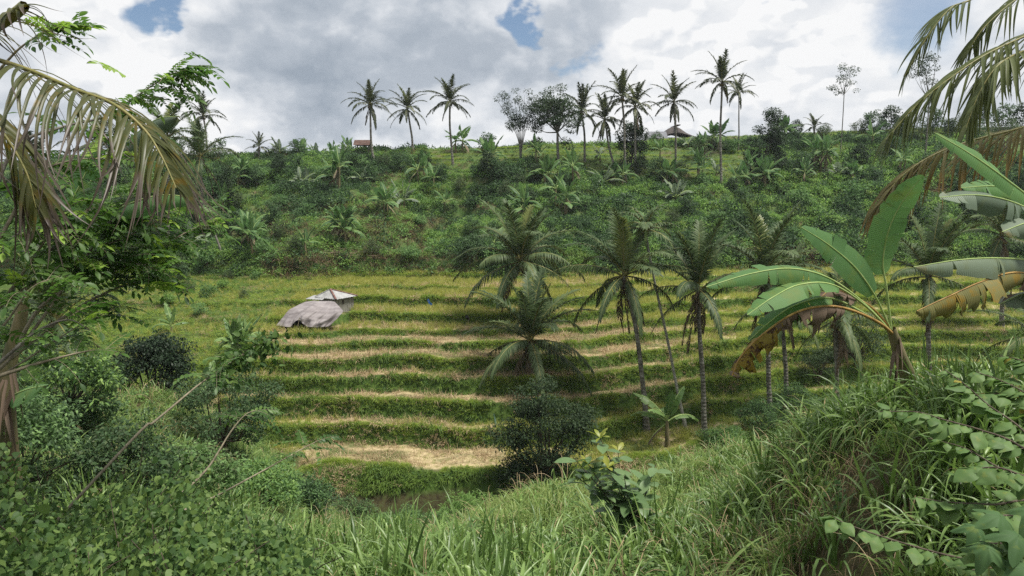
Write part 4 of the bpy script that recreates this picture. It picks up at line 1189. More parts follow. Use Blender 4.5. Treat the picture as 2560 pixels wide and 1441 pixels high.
tree_at('round_shrub', b, 'compact dark shrub touching the twiggy dark bush', cs, .32, 3600, (.07, .13), (.04, .07), 'dark_leaf', (0, 0, .5), .06, nl=16, seed=16, cat='shrub')
b = on_ground(1850, 34); cs = lobed(rg, 40, 1.6, 1.2, 1.0, 1.0, .3, -.7)
tree_at('leafy_shrub', b, 'bright leafy bush at the foot of the straight palm', cs, .4, 2600, (.10, .2), (.06, .1), 'herb', (0, 0, .4), .06, nl=14, seed=17, cat='shrub', extra=('herb_bright', .3))
b = on_ground(1165, 25.5); cs = lobed(rg, 46, 1.25, 1.0, .95, 1.0, .25, -.6)
tree_at('feathery_shrub', b, 'feathery light green shrub over the stream bank', cs, .4, 4200, (.10, .2), (.025, .04), 'herb_bright', (0, 0, .4), .05, nl=20, seed=18, cat='shrub', flat=.35)
b = on_ground(985, 24.5); cs = lobed(rg, 30, .9, .8, .6, .6, .25, -.6)
tree_at('feathery_shrub', b, 'low feathery shrub with fine leaves on the near bank', cs, .36, 2600, (.10, .2), (.025, .04), 'herb', (0, 0, .3), .04, nl=14, seed=19, cat='shrub', flat=.35)
b = on_ground(1255, 30.0); cs = lobed(rg, 34, 1.1, .9, .8, .8, .3, -.6)
tree_at('leafy_shrub', b, 'dark broad leaved bush at the foot of the large round tree', cs, .34, 2400, (.12, .22), (.07, .12), 'herb_dark', (0, 0, .4), .05, nl=14, seed=20, cat='shrub')

# --- shrubs of the far hillside
SH = []
rs = np.random.default_rng(71)
for i, (mat, L, W, n, rx, rz) in enumerate([('herb', (.14, .26), (.08, .13), 900, 1.0, .95), ('herb_dark', (.14, .26), (.08, .13), 1100, 1.1, 1.2), ('dark_leaf', (.14, .26), (.08, .13), 1300, 1.0, 1.5),
                                            ('herb_bright', (.16, .3), (.09, .15), 800, 1.0, .8), ('olive_leaf', (.12, .22), (.06, .1), 1100, 1.2, 1.1), ('herb', (.2, .36), (.10, .16), 900, 1.3, 1.2)]):
    cs = lobed(rs, 26, rx, rx * .9, rz, rz * .9, .25, -.7)
    cr = crown_mb(rs, cs, .36, n, L, W).mesh('foliage', MAT[mat])
    st = limbs_mb(rs, (0, 0, 0), (0, 0, .35), cs[:8], .05).mesh('stems', MAT['bark_brown'])
    SH.append((cr, st))
SH_LAB = ['leafy mid green shrub among the undergrowth of the far hillside', 'dark green bush among the undergrowth of the far hillside', 'very dark upright bush on the far hillside',
          'bright green broad shrub on the far hillside', 'greyish olive bush on the far hillside', 'large leaved green shrub on the far hillside']
spots = [(1220, 440, 2, 1.25), (1245, 450, 1, 1.2), (1000, 430, 1, 1.1), (1060, 425, 2, 1.0), (960, 420, 4, 1.0), (900, 425, 0, 1.0), (880, 430, 1, 1.1), (1100, 455, 1, .9), (1180, 590, 1, .9), (1320, 520, 2, .9),
         (1270, 500, 4, 1.0), (1460, 520, 0, .8), (1860, 520, 1, 1.0), (1830, 490, 2, .9), (2060, 500, 3, 1.1), (2000, 520, 5, 1.1), (2130, 510, 5, 1.2), (2180, 470, 1, 1.2), (2000, 440, 1, 1.2), (1950, 430, 2, 1.2),
         (1900, 440, 1, 1.4), (2150, 420, 2, 1.2), (2220, 400, 1, 1.3), (2250, 350, 2, 1.2), (2200, 345, 1, 1.2), (2300, 360, 4, 1.3), (2370, 345, 2, 1.1), (2440, 350, 1, 1.3), (2480, 400, 4, 1.3), (2330, 430, 1, 1.2),
         (2400, 500, 2, 1.1), (2300, 560, 1, 1.2), (2440, 560, 2, 1.3), (2540, 480, 1, 1.3), (2360, 620, 1, 1.1), (2500, 640, 4, 1.2), (1990, 360, 1, .8), (2060, 350, 4, .9), (1830, 380, 0, 1.0), (1760, 470, 5, 1.0),
         (1700, 440, 4, 1.1), (1640, 450, 1, 1.2), (1600, 440, 2, 1.1), (1560, 455, 1, 1.0), (1490, 470, 0, 1.0), (1410, 470, 1, .9), (1340, 460, 2, .9), (1300, 470, 4, .9), (740, 430, 1, 1.1), (700, 440, 2, 1.0),
         (660, 450, 0, 1.0), (640, 470, 1, 1.1), (560, 480, 1, 1.3), (540, 500, 0, 1.2), (590, 520, 4, 1.0), (700, 520, 0, .9), (680, 560, 1, .9), (640, 600, 0, 1.0), (580, 590, 1, 1.1), (520, 600, 4, 1.2),
         (480, 560, 1, 1.2), (450, 590, 0, 1.2), (400, 560, 1, 1.3), (350, 580, 4, 1.2), (660, 660, 0, .9), (700, 600, 4, .9), (930, 640, 4, .8), (1025, 655, 0, .9), (1180, 655, 1, 1.1), (1235, 655, 0, 1.0),
         (810, 450, 0, 1.0), (850, 440, 4, .9), (1150, 480, 4, .8), (740, 650, 4, .8), (520, 670, 0, .8), (450, 680, 4, .8), (1680, 560, 4, .9), (1720, 540, 1, 1.0), (1790, 560, 0, .9), (1560, 580, 0, .9),
         (1930, 560, 3, .9), (2080, 570, 3, 1.0), (1980, 600, 0, .9), (2200, 560, 3, 1.0), (2220, 620, 1, 1.0), (1350, 590, 3, .8), (1080, 600, 3, .7), (1050, 570, 0, .8), (770, 540, 0, .7), (900, 590, 3, .7),
         (300, 470, 1, 1.3), (340, 430, 4, 1.2), (240, 450, 2, 1.3), (180, 480, 1, 1.4), (120, 450, 4, 1.3), (60, 470, 1, 1.4), (420, 440, 1, 1.2), (460, 480, 0, 1.1)]
spots += [(700, 690, 3, .45), (640, 700, 0, .5), (560, 720, 3, .5), (520, 745, 0, .6), (470, 735, 4, .6), (610, 745, 4, .4), (420, 760, 3, .6), (500, 790, 0, .55), (570, 700, 4, .5), (455, 700, 1, .6), (740, 675, 4, .5), (680, 668, 1, .5)]
fringe = [(300, 2, 1.6), (430, 1, 1.5), (470, 4, 1.3), (545, 1, 1.2), (690, 4, 1.0), (745, 1, 1.1), (1640, 4, .9), (1940, 1, 1.1), (1990, 2, .9), (2060, 4, 1.0), (2180, 1, 1.5), (2225, 2, 1.6), (2265, 4, 1.5),
          (2330, 1, 1.6), (2390, 4, 1.4), (2440, 2, 1.6), (2500, 1, 1.7), (2555, 2, 1.6), (2145, 4, 1.0), (860, 4, .8), (1215, 1, 1.2)]
for i, (px, py, k, sc) in enumerate(spots + [(a_, -1, b_, c_) for a_, b_, c_ in fringe]):
    if py < 0:
        b = on_ground(px, RIDGE - 1.5 + float(bend((px - 1280) / F * 98))); py = 345
    else:
        b = hit(px, py, 61.5 if py < 665 else 40)
    t = thing('hillside_shrub', near_label(SH_LAB[k].split(' among')[0].split(' on the')[0], px, py), 'shrub', b, RNG.random() * 6.28, 'hillside ' + ['mid green', 'dark green', 'very dark', 'bright green', 'olive', 'large leaved'][k] + ' shrubs', sc * RNG.uniform(.85, 1.1))
    link('foliage', SH[k][0], t); link('stems', SH[k][1], t)

# ================================================================== buildings
def box(c, sx, sy, sz):
    """corner-centred box: centre c, full sizes"""
    x, y, z = sx / 2, sy / 2, sz / 2
    V = np.array([[i * x, j * y, k * z] for k in (-1, 1) for j in (-1, 1) for i in (-1, 1)]) + np.asarray(c)
    Q = [[0, 2, 3, 1], [4, 5, 7, 6], [0, 1, 5, 4], [2, 6, 7, 3], [0, 4, 6, 2], [1, 3, 7, 5]]
    return V, Q
MAT['roof_grey'] = plainmat('roof_grey', [(.20, .20, .19), (.28, .28, .27), (.36, .36, .35)], 3.0, .55, .15, .4, (1, 1, 1))
MAT['ridge_rust'] = plainmat('ridge_rust', [(.09, .045, .035), (.16, .08, .065), (.25, .17, .15)], 6.0, .7)
MAT['wall_board'] = plainmat('wall_board', [(.13, .12, .10), (.22, .21, .18), (.32, .31, .27)], 4.0, .85, .3, .2, (6, 6, .6))
MAT['dark_wood'] = plainmat('dark_wood', [(.025, .02, .016), (.05, .04, .03), (.09, .07, .05)], 6.0)
MAT['tarp'] = plainmat('tarp', [(.14, .122, .12), (.20, .178, .176), (.28, .255, .252)], 1.6, .6, .2, .35, (.5, 1.5, 3.5), dist=.03)
MAT['roof_brown'] = plainmat('roof_brown', [(.05, .03, .024), (.085, .05, .04), (.14, .09, .07)], 2.5, .8)
MAT['roof_tile_grey'] = plainmat('roof_tile_grey', [(.11, .115, .125), (.16, .165, .18), (.21, .215, .23)], 2.0, .7)
MAT['thatch_dark'] = plainmat('thatch_dark', [(.035, .03, .028), (.06, .052, .048), (.09, .08, .07)], 3.0, .9, .5)
MAT['wall_plaster'] = plainmat('wall_plaster', [(.30, .29, .26), (.42, .41, .38), (.5, .49, .46)], 1.5, .9)
MAT['cloth_blue'] = plainmat('cloth_blue', [(.02, .10, .38), (.03, .15, .5), (.05, .2, .6)], 3.0, .7)
MAT['plastic_black'] = plainmat('plastic_black', [(.008, .008, .009), (.014, .014, .015), (.02, .02, .022)], 3.0, .5)
MAT['plastic_cyan'] = plainmat('plastic_cyan', [(.22, .40, .36), (.3, .5, .46), (.4, .6, .55)], 3.0, .5)
MAT['dry_brown'] = plainmat('dry_brown', [(.10, .07, .045), (.2, .15, .10), (.3, .24, .17)], 6.0)

def grid_mesh(Vg, mat, name, thick=0.0):
    a, b = Vg.shape[:2]
    idx = np.arange(a * b).reshape(a, b)
    Q = np.stack([idx[:-1, :-1], idx[:-1, 1:], idx[1:, 1:], idx[1:, :-1]], -1).reshape(-1, 4)
    return MB().add(Vg.reshape(-1, 3), Q)

def roof_panel(a, b, c, d, nseg, th, lift=.012):
    """corrugated sheet panel spanned by corners a-b (eave) and d-c (top)"""
    a, b, c, d = map(np.asarray, (a, b, c, d))
    u = np.linspace(0, 1, nseg * 4 + 1); v = np.linspace(0, 1, 6)
    nrm = norm(np.cross(b - a, d - a))
    nrm = nrm if nrm[2] > 0 else -nrm
    U, W_ = np.meshgrid(u, v)
    pos = (a + (b - a) * U[..., None]) * (1 - W_[..., None]) + (d + (c - d) * U[..., None]) * W_[..., None]
    wave = lift * np.sin(U * nseg * 2 * math.pi)
    top = pos + nrm * (wave[..., None] + th)
    bot = pos + nrm * wave[..., None]
    mb = grid_mesh(top, None, ''); m2 = grid_mesh(bot, None, '')
    mb.add(m2.v[0], m2.q[0][:, ::-1])
    return mb

def build_hut():
    fl = LZ[3] - 0.25
    Fc = P(840, 750, 48.2); zc = Fc[2]
    s = 48.2 / F
    L_ = Fc + np.array([-66 * s, 1.2, 0]); R_ = Fc + np.array([41 * s, 1.75, 0]); B_ = L_ + R_ - Fc
    C_ = (L_ + R_) / 2; ap = np.array([P(827, 724, C_[1])[0], C_[1] - .1, P(827, 724, C_[1])[2]])
    base = np.array([C_[0], C_[1], fl])
    t = thing('field_hut', 'small hut with hipped grey sheet roof and rusty ridge on the terraces', 'hut', base)
    dn = np.array([0, 0, -1])
    # four roof slopes, each a sheet of its own
    dirs = [(L_, Fc), (Fc, R_), (R_, B_), (B_, L_)]
    for a, b in dirs:
        mb = roof_panel(a, b, ap + (b - a) * .02, ap - (b - a) * .02, 9, .02)
        link('roof_sheet', mb.mesh('roof_sheet', MAT['roof_grey'], base), t)
    # lower lean-to sheet on the left
    a = L_ + np.array([-27 * s, .2, -.17]); b = Fc * .55 + L_ * .45 + np.array([-.25, -.10, -.10])
    mb = roof_panel(a, b, L_ * .45 + Fc * .55 + np.array([0, .25, .10]), L_ + np.array([-.15, .5, .06]), 6, .02)
    link('lean_to_sheet', mb.mesh('lean_to_sheet', MAT['roof_grey'], base), t)
    for q, m in ((Fc, 'ridge_rust'), (R_, 'ridge_rust'), (L_, 'roof_grey'), (B_, 'roof_grey')):
        pts = np.linspace(ap + [0, 0, .05], q + [0, 0, .045], 6)
        V, Q, UV = tube(pts, .075 if m == 'ridge_rust' else .05, 6)
        V[:, 2] = (V[:, 2] - np.repeat(pts[:, 2], 6)) * .45 + np.repeat(pts[:, 2], 6)
        link('ridge_cap', MB().add(V, Q, UV).mesh('ridge_cap', MAT[m], base), t)
    # plank walls under the eaves
    ins = lambda q: C_ + (q - C_) * .80
    for a, b in dirs:
        a, b = ins(a), ins(b); n_ = 8
        for k in range(n_):
            p0 = a + (b - a) * (k / n_); p1 = a + (b - a) * ((k + .93) / n_)
            nr = norm(np.cross(b - a, [0, 0, 1])) * (.012 + .006 * (k % 2))
            zz = zc - .03; zb = fl - .4
            V = np.array([[p0[0], p0[1], zb], [p1[0], p1[1], zb], [p1[0], p1[1], zz], [p0[0], p0[1], zz]])
            V = np.vstack([V + nr, V - nr])
            Q = [[0, 1, 2, 3], [7, 6, 5, 4], [0, 4, 5, 1], [1, 5, 6, 2], [2, 6, 7, 3], [3, 7, 4, 0]]
            link('wall_plank', MB().add(V, Q).mesh('wall_plank', MAT['wall_board'], base, smooth=False), t)
    # small dark window on the right wall
    a, b = ins(Fc), ins(R_); c = a + (b - a) * .38; nr = norm(np.cross(b - a, [0, 0, 1]))
    nr = nr if nr[1] < 0 else -nr
    V, Q = box((0, 0, 0), .16, .03, .26)
    ang = math.atan2((b - a)[1], (b - a)[0]); R2 = np.array([[math.cos(ang), -math.sin(ang), 0], [math.sin(ang), math.cos(ang), 0], [0, 0, 1]])
    link('window', MB().add(V @ R2.T + c + nr * .025 + np.array([0, 0, -.28]), Q).mesh('window', MAT['dark_wood'], base, smooth=False), t)

    # ---- tarpaulin thrown over the front
    rows = [[(762, 755, 49.0), (785, 752, 48.7), (797, 753, 48.4), (812, 753, 48.2), (825, 753, 48.05), (837, 755, 47.95)],
            [(724, 774, 47.1), (750, 777, 46.5), (776, 770, 46.2), (797, 780, 46.0), (822, 784, 45.95), (858, 778, 46.2)],
            [(704, 797, 46.7), (728, 804, 45.8), (750, 789, 45.5), (774, 798, 45.4), (800, 805, 45.4), (842, 798, 45.8)],
            [(690, 814, 46.3), (724, 818, 45.5), (746, 799, 45.3), (766, 817, 45.2), (795, 819, 45.2), (824, 816, 45.5)]]
    G = np.array([[P(*q) for q in r] for r in rows])
    nu, nv = 64, 40
    lin = lambda c, n: np.stack([np.interp(np.linspace(0, 1, n), np.linspace(0, 1, len(c)), c[:, q]) for q in range(3)], -1)
    A = np.array([.75 * lin(G[i], nu) + .25 * catmull(G[i], nu) for i in range(4)])
    Sf = np.array([.75 * lin(A[:, j], nv) + .25 * catmull(A[:, j], nv) for j in range(nu)]).transpose(1, 0, 2)
    uu = np.linspace(0, 1, nu)[None, :]; vv = np.linspace(0, 1, nv)[:, None]
    fold = .04 * np.sin(uu * 71 + vv * 11 + 3 * np.sin(vv * 5)) * (.3 + .7 * vv) + .08 * np.sin(uu * 34 + vv * 3 + 2 * np.sin(vv * 3)) * (.25 + vv) + .05 * (fbm(uu * 9 + vv * 4, vv * 7, 3) - .5)
    sweep = .07 * np.sin((uu - .45) * 22 + vv * 9) * sstep(uu, .42, .55) * sstep(vv, .45, .8)
    Sf[..., 1] -= fold + sweep
    Sf[..., 2] += (fold + sweep) * .25
    Sf[..., 2] = np.maximum(Sf[..., 2], H(Sf[..., 0], Sf[..., 1]) + .04)
    tb = np.array([Sf[-1, nu // 2, 0], Sf[-1, nu // 2, 1], Sf[..., 2].min()])
    tt = thing('tarpaulin', 'mauve grey tarpaulin draped from the hut roof down to the ground', 'tarpaulin', tb)
    mb = grid_mesh(Sf, None, ''); m2 = grid_mesh(Sf + np.array([0, .012, -.006]), None, '')
    mb.add(m2.v[0], m2.q[0][:, ::-1])
    link('sheet', mb.mesh('sheet', MAT['tarp'], tb), tt)
    # the pole that props its opening, and the one holding the right corner
    for a, b, r in ((P(744, 819, 45.35), P(749, 794, 45.45), .022), (P(838, 778, 46.6), P(873, 781, 46.1), .02), (P(693, 826, 46.0), P(709, 812, 46.1), .03)):
        V, Q, UV = tube(np.linspace(a, b, 5), r, 6)
        link('prop_pole', MB().add(V, Q, UV).mesh('prop_pole', MAT['twig_pale'], tb), tt)
build_hut()

def build_shelter():
    c = hit(910, 384, 80); c = on_ground(908, 95.5)
    s = 95.5 / F
    t = thing('open_shelter', 'open wooden shelter with brown roof on posts on the ridge', 'shelter', c)
    w, d, h = 40 * s, 1.7, 1.25
    for i in (-1, 1):
        for j in (-1, 1):
            V, Q = box((i * w * .38, j * d * .36, h / 2 - .15), .1, .1, h + .5); link('post', MB().add(V, Q).mesh('post', MAT['dark_wood'], smooth=False), t)
    for j in (-1, 1):
        mb = roof_panel([-w / 2, j * d * .62, h], [w / 2, j * d * .62, h], [w / 2, 0, h + .72], [-w / 2, 0, h + .72], 12, .03, .02)
        link('roof_slope', mb.mesh('roof_slope', MAT['roof_brown']), t)
    V, Q = box((0, 0, .28), w * .8, d * .8, .07); link('platform', MB().add(V, Q).mesh('platform', MAT['dark_wood'], smooth=False), t)
build_shelter()

def build_house():
    D = 111.0
    c = np.array([(1675 - 1280) / F * D, D, float(H((1675 - 1280) / F * D, D))]); s = D / F
    zr = lambda row: P(1675, row, D)[2] - c[2]
    t = thing('ridge_house', 'low house with dark curved thatch and grey tiled wing behind the ridge', 'house', c)
    X = lambda px: (px - 1675) * s
    V, Q = box((X(1690), .2, zr(352) / 2), 70 * s, 3.4, max(zr(352), .4) + .6); link('wall', MB().add(V, Q).mesh('wall', MAT['wall_plaster'], smooth=False), t)
    # concave thatch: profile across x
    xs = np.array([1632, 1645, 1662, 1678, 1692, 1706, 1722, 1736]); zs = np.array([348, 334, 322, 315, 322, 332, 340, 347])
    xx = np.linspace(1632, 1736, 40); zz = np.interp(xx, xs, zs)
    ys = np.linspace(-2.2, 2.2, 5); fall = 1 - .55 * (np.abs(ys) / 2.2) ** 1.3
    G = np.zeros((5, 40, 3)); z0 = zr(349)
    for j, y in enumerate(ys):
        G[j, :, 0] = X(xx); G[j, :, 1] = y; G[j, :, 2] = z0 + (np.array([zr(q) for q in zz]) - z0) * fall[j]
    mb = grid_mesh(G, None, ''); m2 = grid_mesh(G - np.array([0, 0, .15]), None, ''); mb.add(m2.v[0], m2.q[0][:, ::-1])
    link('thatch_roof', mb.mesh('thatch_roof', MAT['thatch_dark']), t)
    V, Q = box((X(1630), -1.6, zr(349) / 2 - .1), 46 * s, 2.2, max(zr(349), .3) + .5); link('wing_wall', MB().add(V, Q).mesh('wing_wall', MAT['wall_plaster'], smooth=False), t)
    for j, y0, y1 in ((0, -3.2, -1.5), (1, .2, -1.5)):
        mb = roof_panel([X(1604), y0, zr(351)], [X(1652), y0, zr(351)], [X(1652), y1, zr(332)], [X(1604), y1, zr(332)], 16, .05, .03)
        link('tiled_roof', mb.mesh('tiled_roof', MAT['roof_tile_grey']), t)
    V, Q = box((X(1678) + .1, 0, zr(316)), .5, 4.6, .14); link('roof_crest', MB().add(V, Q).mesh('roof_crest', MAT['thatch_dark'], smooth=False), t)
    return c
build_house()

# ================================================================== small things on the terraces
def build_small():
    b = hit(1070, 740, 40); b = on_ground(1071, 50.5)
    t = thing('blue_cloth', 'blue cloth strip tied to a thin stick on the paddy', 'cloth', b)
    V, Q, UV = tube([[0, 0, -.2], [.01, 0, .4], [0, 0, .75]], .012, 5); link('stick', MB().add(V, Q, UV).mesh('stick', MAT['twig_pale']), t)
    u = np.linspace(0, 1, 10); G = np.stack([np.stack([-.12 + .3 * u + k * .09, .05 * np.sin(u * 7 + k) - .02, .72 - .42 * u + .03 * np.sin(u * 9) + k * .06], -1) for k in (0, .5, 1.0, 1.4)], 0)
    link('cloth', grid_mesh(G, None, '').mesh('cloth', MAT['cloth_blue']), t)
    b = on_ground(1168, 47.0)
    t = thing('scare_flag', 'small black plastic bird scaring flag on a stick', 'flag', b)
    V, Q, UV = tube([[0.1, 0, -.2], [.1, 0, .4], [.12, 0, .75]], .012, 5); link('stick', MB().add(V, Q, UV).mesh('stick', MAT['twig_pale']), t)
    u = np.linspace(0, 1, 9); G = np.stack([np.stack([-.14 + .22 * k + .1 * u * k, .04 * np.sin(u * 6 + 3 * k), .74 - .42 * u * (.35 + .65 * k)], -1) for k in (0, .33, .66, 1.0)], 0)
    link('plastic_sheet', grid_mesh(G, None, '').mesh('plastic_sheet', MAT['plastic_black']), t)
    b = on_ground(1240, 36.3)
    t = thing('plastic_ribbon', 'pale turquoise plastic ribbon curving up from the stubble beside the dark tree', 'ribbon', b)
    V, Q, UV = strips([[0.02, 0, -.1]], [[-.12, -.1, 1]], [[0, -1, .2]], [.8], [.09], [.6, .9, 1, .9, .7, .5, .3], .25, .1)
    link('ribbon_strip', MB().add(V, Q, UV).mesh('ribbon_strip', MAT['plastic_cyan']), t)
    b = hit(556, 640, 60)
    t = thing('leaning_post', 'leaning pale bare trunk standing on the dry slope above the terraces', 'tree stump', b)
    tp = P(535, 572, b[1]); pts = np.linspace(b - [0, 0, .4], tp, 7); pts[:, 0] += .06 * np.sin(np.linspace(0, 5, 7))
    V, Q, UV = tube(pts, np.linspace(.13, .07, 7), 7); link('trunk', MB().add(V, Q, UV).mesh('trunk', MAT['bark_grey'], b), t)
    V, Q, UV = tube(np.linspace(tp, tp + [.25, .1, -.15], 4), np.linspace(.06, .02, 4), 5); link('stub', MB().add(V, Q, UV).mesh('stub', MAT['bark_grey'], b), t)
    # brush pile under the banana clump
    b = hit(830, 640, 60); rng = np.random.default_rng(3)
    n = 260
    base = np.stack([rng.normal(0, 1.3, n), rng.normal(0, .5, n), np.abs(rng.normal(0, .22, n))], -1)
    d = np.stack([rng.normal(0, 1, n), rng.normal(0, .5, n), rng.normal(0, .25, n)], -1)
    V, Q, UV = strips(base, d, rng.normal(0, 1, (n, 3)), rng.uniform(.6, 1.6, n), rng.uniform(.02, .05, n), [.6, 1, .9, .3], .05)
    tagged(link('brush_pile', MB().add(V, Q, UV).mesh('brush_pile', MAT['dry_brown']), None, b), 'pile of dry cut brushwood below the large banana clump', 'brushwood', kind='stuff')
build_small()

# ================================================================== foreground: palm fronds reaching in
def near_frond(root, ctrl, n, Lmax, w, mat, droop, rng, ang=(70, 30), lift=0.0, r=(.022, .005), s0=.1, rag=.05, curl=.1, lprof=(.7, 1, 1, .8, .4), wind=(0, 0, 0)):
    base = np.array(root.location)
    pts = catmull([P(*q) for q in ctrl], 60)
    V, Q, UV = tube(pts, np.linspace(r[0], r[1], 60), 6)
    fr = link('frond', MB().add(V, Q, UV).mesh('frond', MAT['rachis'], base), root)
    T = norm(np.gradient(pts, axis=0)); S = norm(np.cross(T, [0, 0, 1.0])); U = np.cross(S, T)
    for sg in (-1, 1):
        for s in np.linspace(s0, .995, n):
            if rng.random() < rag: continue
            s = min(max(s + rng.normal(0, .004), s0), .998)
            i = int(s * 59)
            a = math.radians(np.interp(s, [0, 1], ang)) + rng.normal(0, .10)
            d = T[i] * math.cos(a) + sg * S[i] * math.sin(a) + U[i] * (lift + rng.normal(0, .10)) + np.asarray(wind)
            L = Lmax * np.interp(s, [0, .25, .5, .75, 1], lprof) * rng.uniform(.8, 1.12)
            dr = rng.uniform(*droop)
            k = 11
            prof = np.interp(np.linspace(0, 1, k), [0, .08, .3, .6, .85, 1], [.35, .9, 1, .8, .4, .03])
            V, Q, UV = strips([pts[i]], [d], [U[i] - sg * S[i] * .4 + rng.normal(0, .12, 3)], [L], [w * rng.uniform(.75, 1.15)], prof, dr, .35, 3)
            # slight twist / curl near the drying end
            V = V.reshape(k, 3, 3); tt = np.linspace(0, 1, k)
            V += (np.outer(tt ** 3, rng.normal(0, curl, 3)) * L)[:, None, :]
            link('leaflet', MB().add(V.reshape(-1, 3), Q, UV).mesh('leaflet', mat if not isinstance(mat, list) else MAT[mat[int(rng.random() < .3)]], base), fr)
    return fr

def near_palms():
    rng = np.random.default_rng(17)
    # left: old yellowing frond
    top = P(-560, 40, 5.2); base = np.array([top[0] - .2, 5.4, float(H(top[0] - .2, 5.4))])
    t = thing('coconut_palm', 'palm whose old yellowing frond with brown curled tips hangs across the sky', 'palm tree', base)
    me, _ = trunk_mesh(base, top, .16, .12); link('trunk', me, t)
    near_frond(t, [(-560, 40, 5.2), (-300, 70, 5.0), (-60, 135, 4.75), (65, 173, 4.6), (188, 224, 4.5), (285, 262, 4.4), (361, 325, 4.35), (404, 392, 4.3), (440, 470, 4.25)],
               54, .92, .024, MAT['frond_old'], (.8, 1.6), rng, (66, 40), .05, (.022, .004), .30, .08, .13, (.9, 1, 1, .8, .3), (-.12, 0, 0))
    near_frond(t, [(-560, 40, 5.2), (-300, 0, 5.0), (-120, 60, 4.9), (-30, 70, 4.8), (30, 40, 4.7), (62, 14, 4.65)], 20, .5, .03, MAT['frond_old'], (.9, 1.9), rng, (70, 40), .1, (.05, .032), .5, .2, .22)
    near_frond(t, [(-560, 40, 5.2), (-340, 90, 5.3), (-150, 190, 5.2), (-20, 300, 5.1), (60, 420, 5.05), (90, 520, 5.0)], 34, .85, .034, MAT['frond_old'], (.9, 1.8), rng, (58, 24), 0, (.024, .004), .25, .08, .16)
    near_frond(t, [(-560, 40, 5.2), (-600, -400, 5.4), (-700, -700, 5.8), (-900, -700, 6.2)], 24, .8, .034, MAT['frond_right'], (.5, 1.0), rng)
    # right: green fronds
    top = P(3050, 90, 12.04); base = np.array([top[0] + .3, 12.3, float(H(top[0] + .3, 12.3))])
    t = thing('coconut_palm', 'palm whose green fronds reach in over the right banana leaves', 'palm tree', base)
    me, _ = trunk_mesh(base, top, .17, .12); link('trunk', me, t)
    g, dry = MAT['frond_right'], MAT['frond_right_dry']
    near_frond(t, [(3050, 90, 12.04), (2800, -110, 11.34), (2580, -90, 10.78), (2430, -2, 10.36), (2378, 20, 10.22), (2320, 90, 10.08), (2262, 190, 10.01)], 30, .87, .042, g, (.5, .9), rng, (50, 14), 0, (.024, .004), .52, .25, .04)
    near_frond(t, [(3050, 90, 12.04), (2850, -60, 11.20), (2650, -60, 10.64), (2540, 0, 10.36), (2460, 70, 10.22), (2420, 130, 10.15)], 36, .84, .045, g, (.6, 1.1), rng, (56, 20), 0, (.024, .004), .3, .1, .04)
    near_frond(t, [(3050, 90, 12.04), (2850, 10, 11.06), (2680, 40, 10.36), (2560, 92, 9.94), (2460, 140, 9.73), (2370, 200, 9.59), (2285, 270, 9.52), (2215, 350, 9.45)], 58, 1.09, .047, g, (.7, 1.2), rng, (56, 18), .05, (.026, .004), .2, .04, .05)
    near_frond(t, [(3050, 90, 12.04), (2850, 60, 11.06), (2680, 90, 10.22), (2580, 120, 9.80), (2500, 160, 9.38), (2450, 230, 9.24), (2415, 320, 9.10)], 48, 1.0, .05, g, (.8, 1.4), rng, (52, 16), 0, (.026, .004), .25, .05, .05)
    near_frond(t, [(3050, 90, 12.04), (2880, 190, 11.48), (2700, 270, 11.06), (2560, 318, 10.64), (2430, 352, 10.36), (2330, 390, 10.22), (2250, 445, 10.08), (2195, 515, 10.01)], 60, 1.22, .05, dry, (.9, 1.5), rng, (58, 16), 0, (.03, .005), .2, .03, .05, (.9, 1, 1, .85, .5))
near_palms()

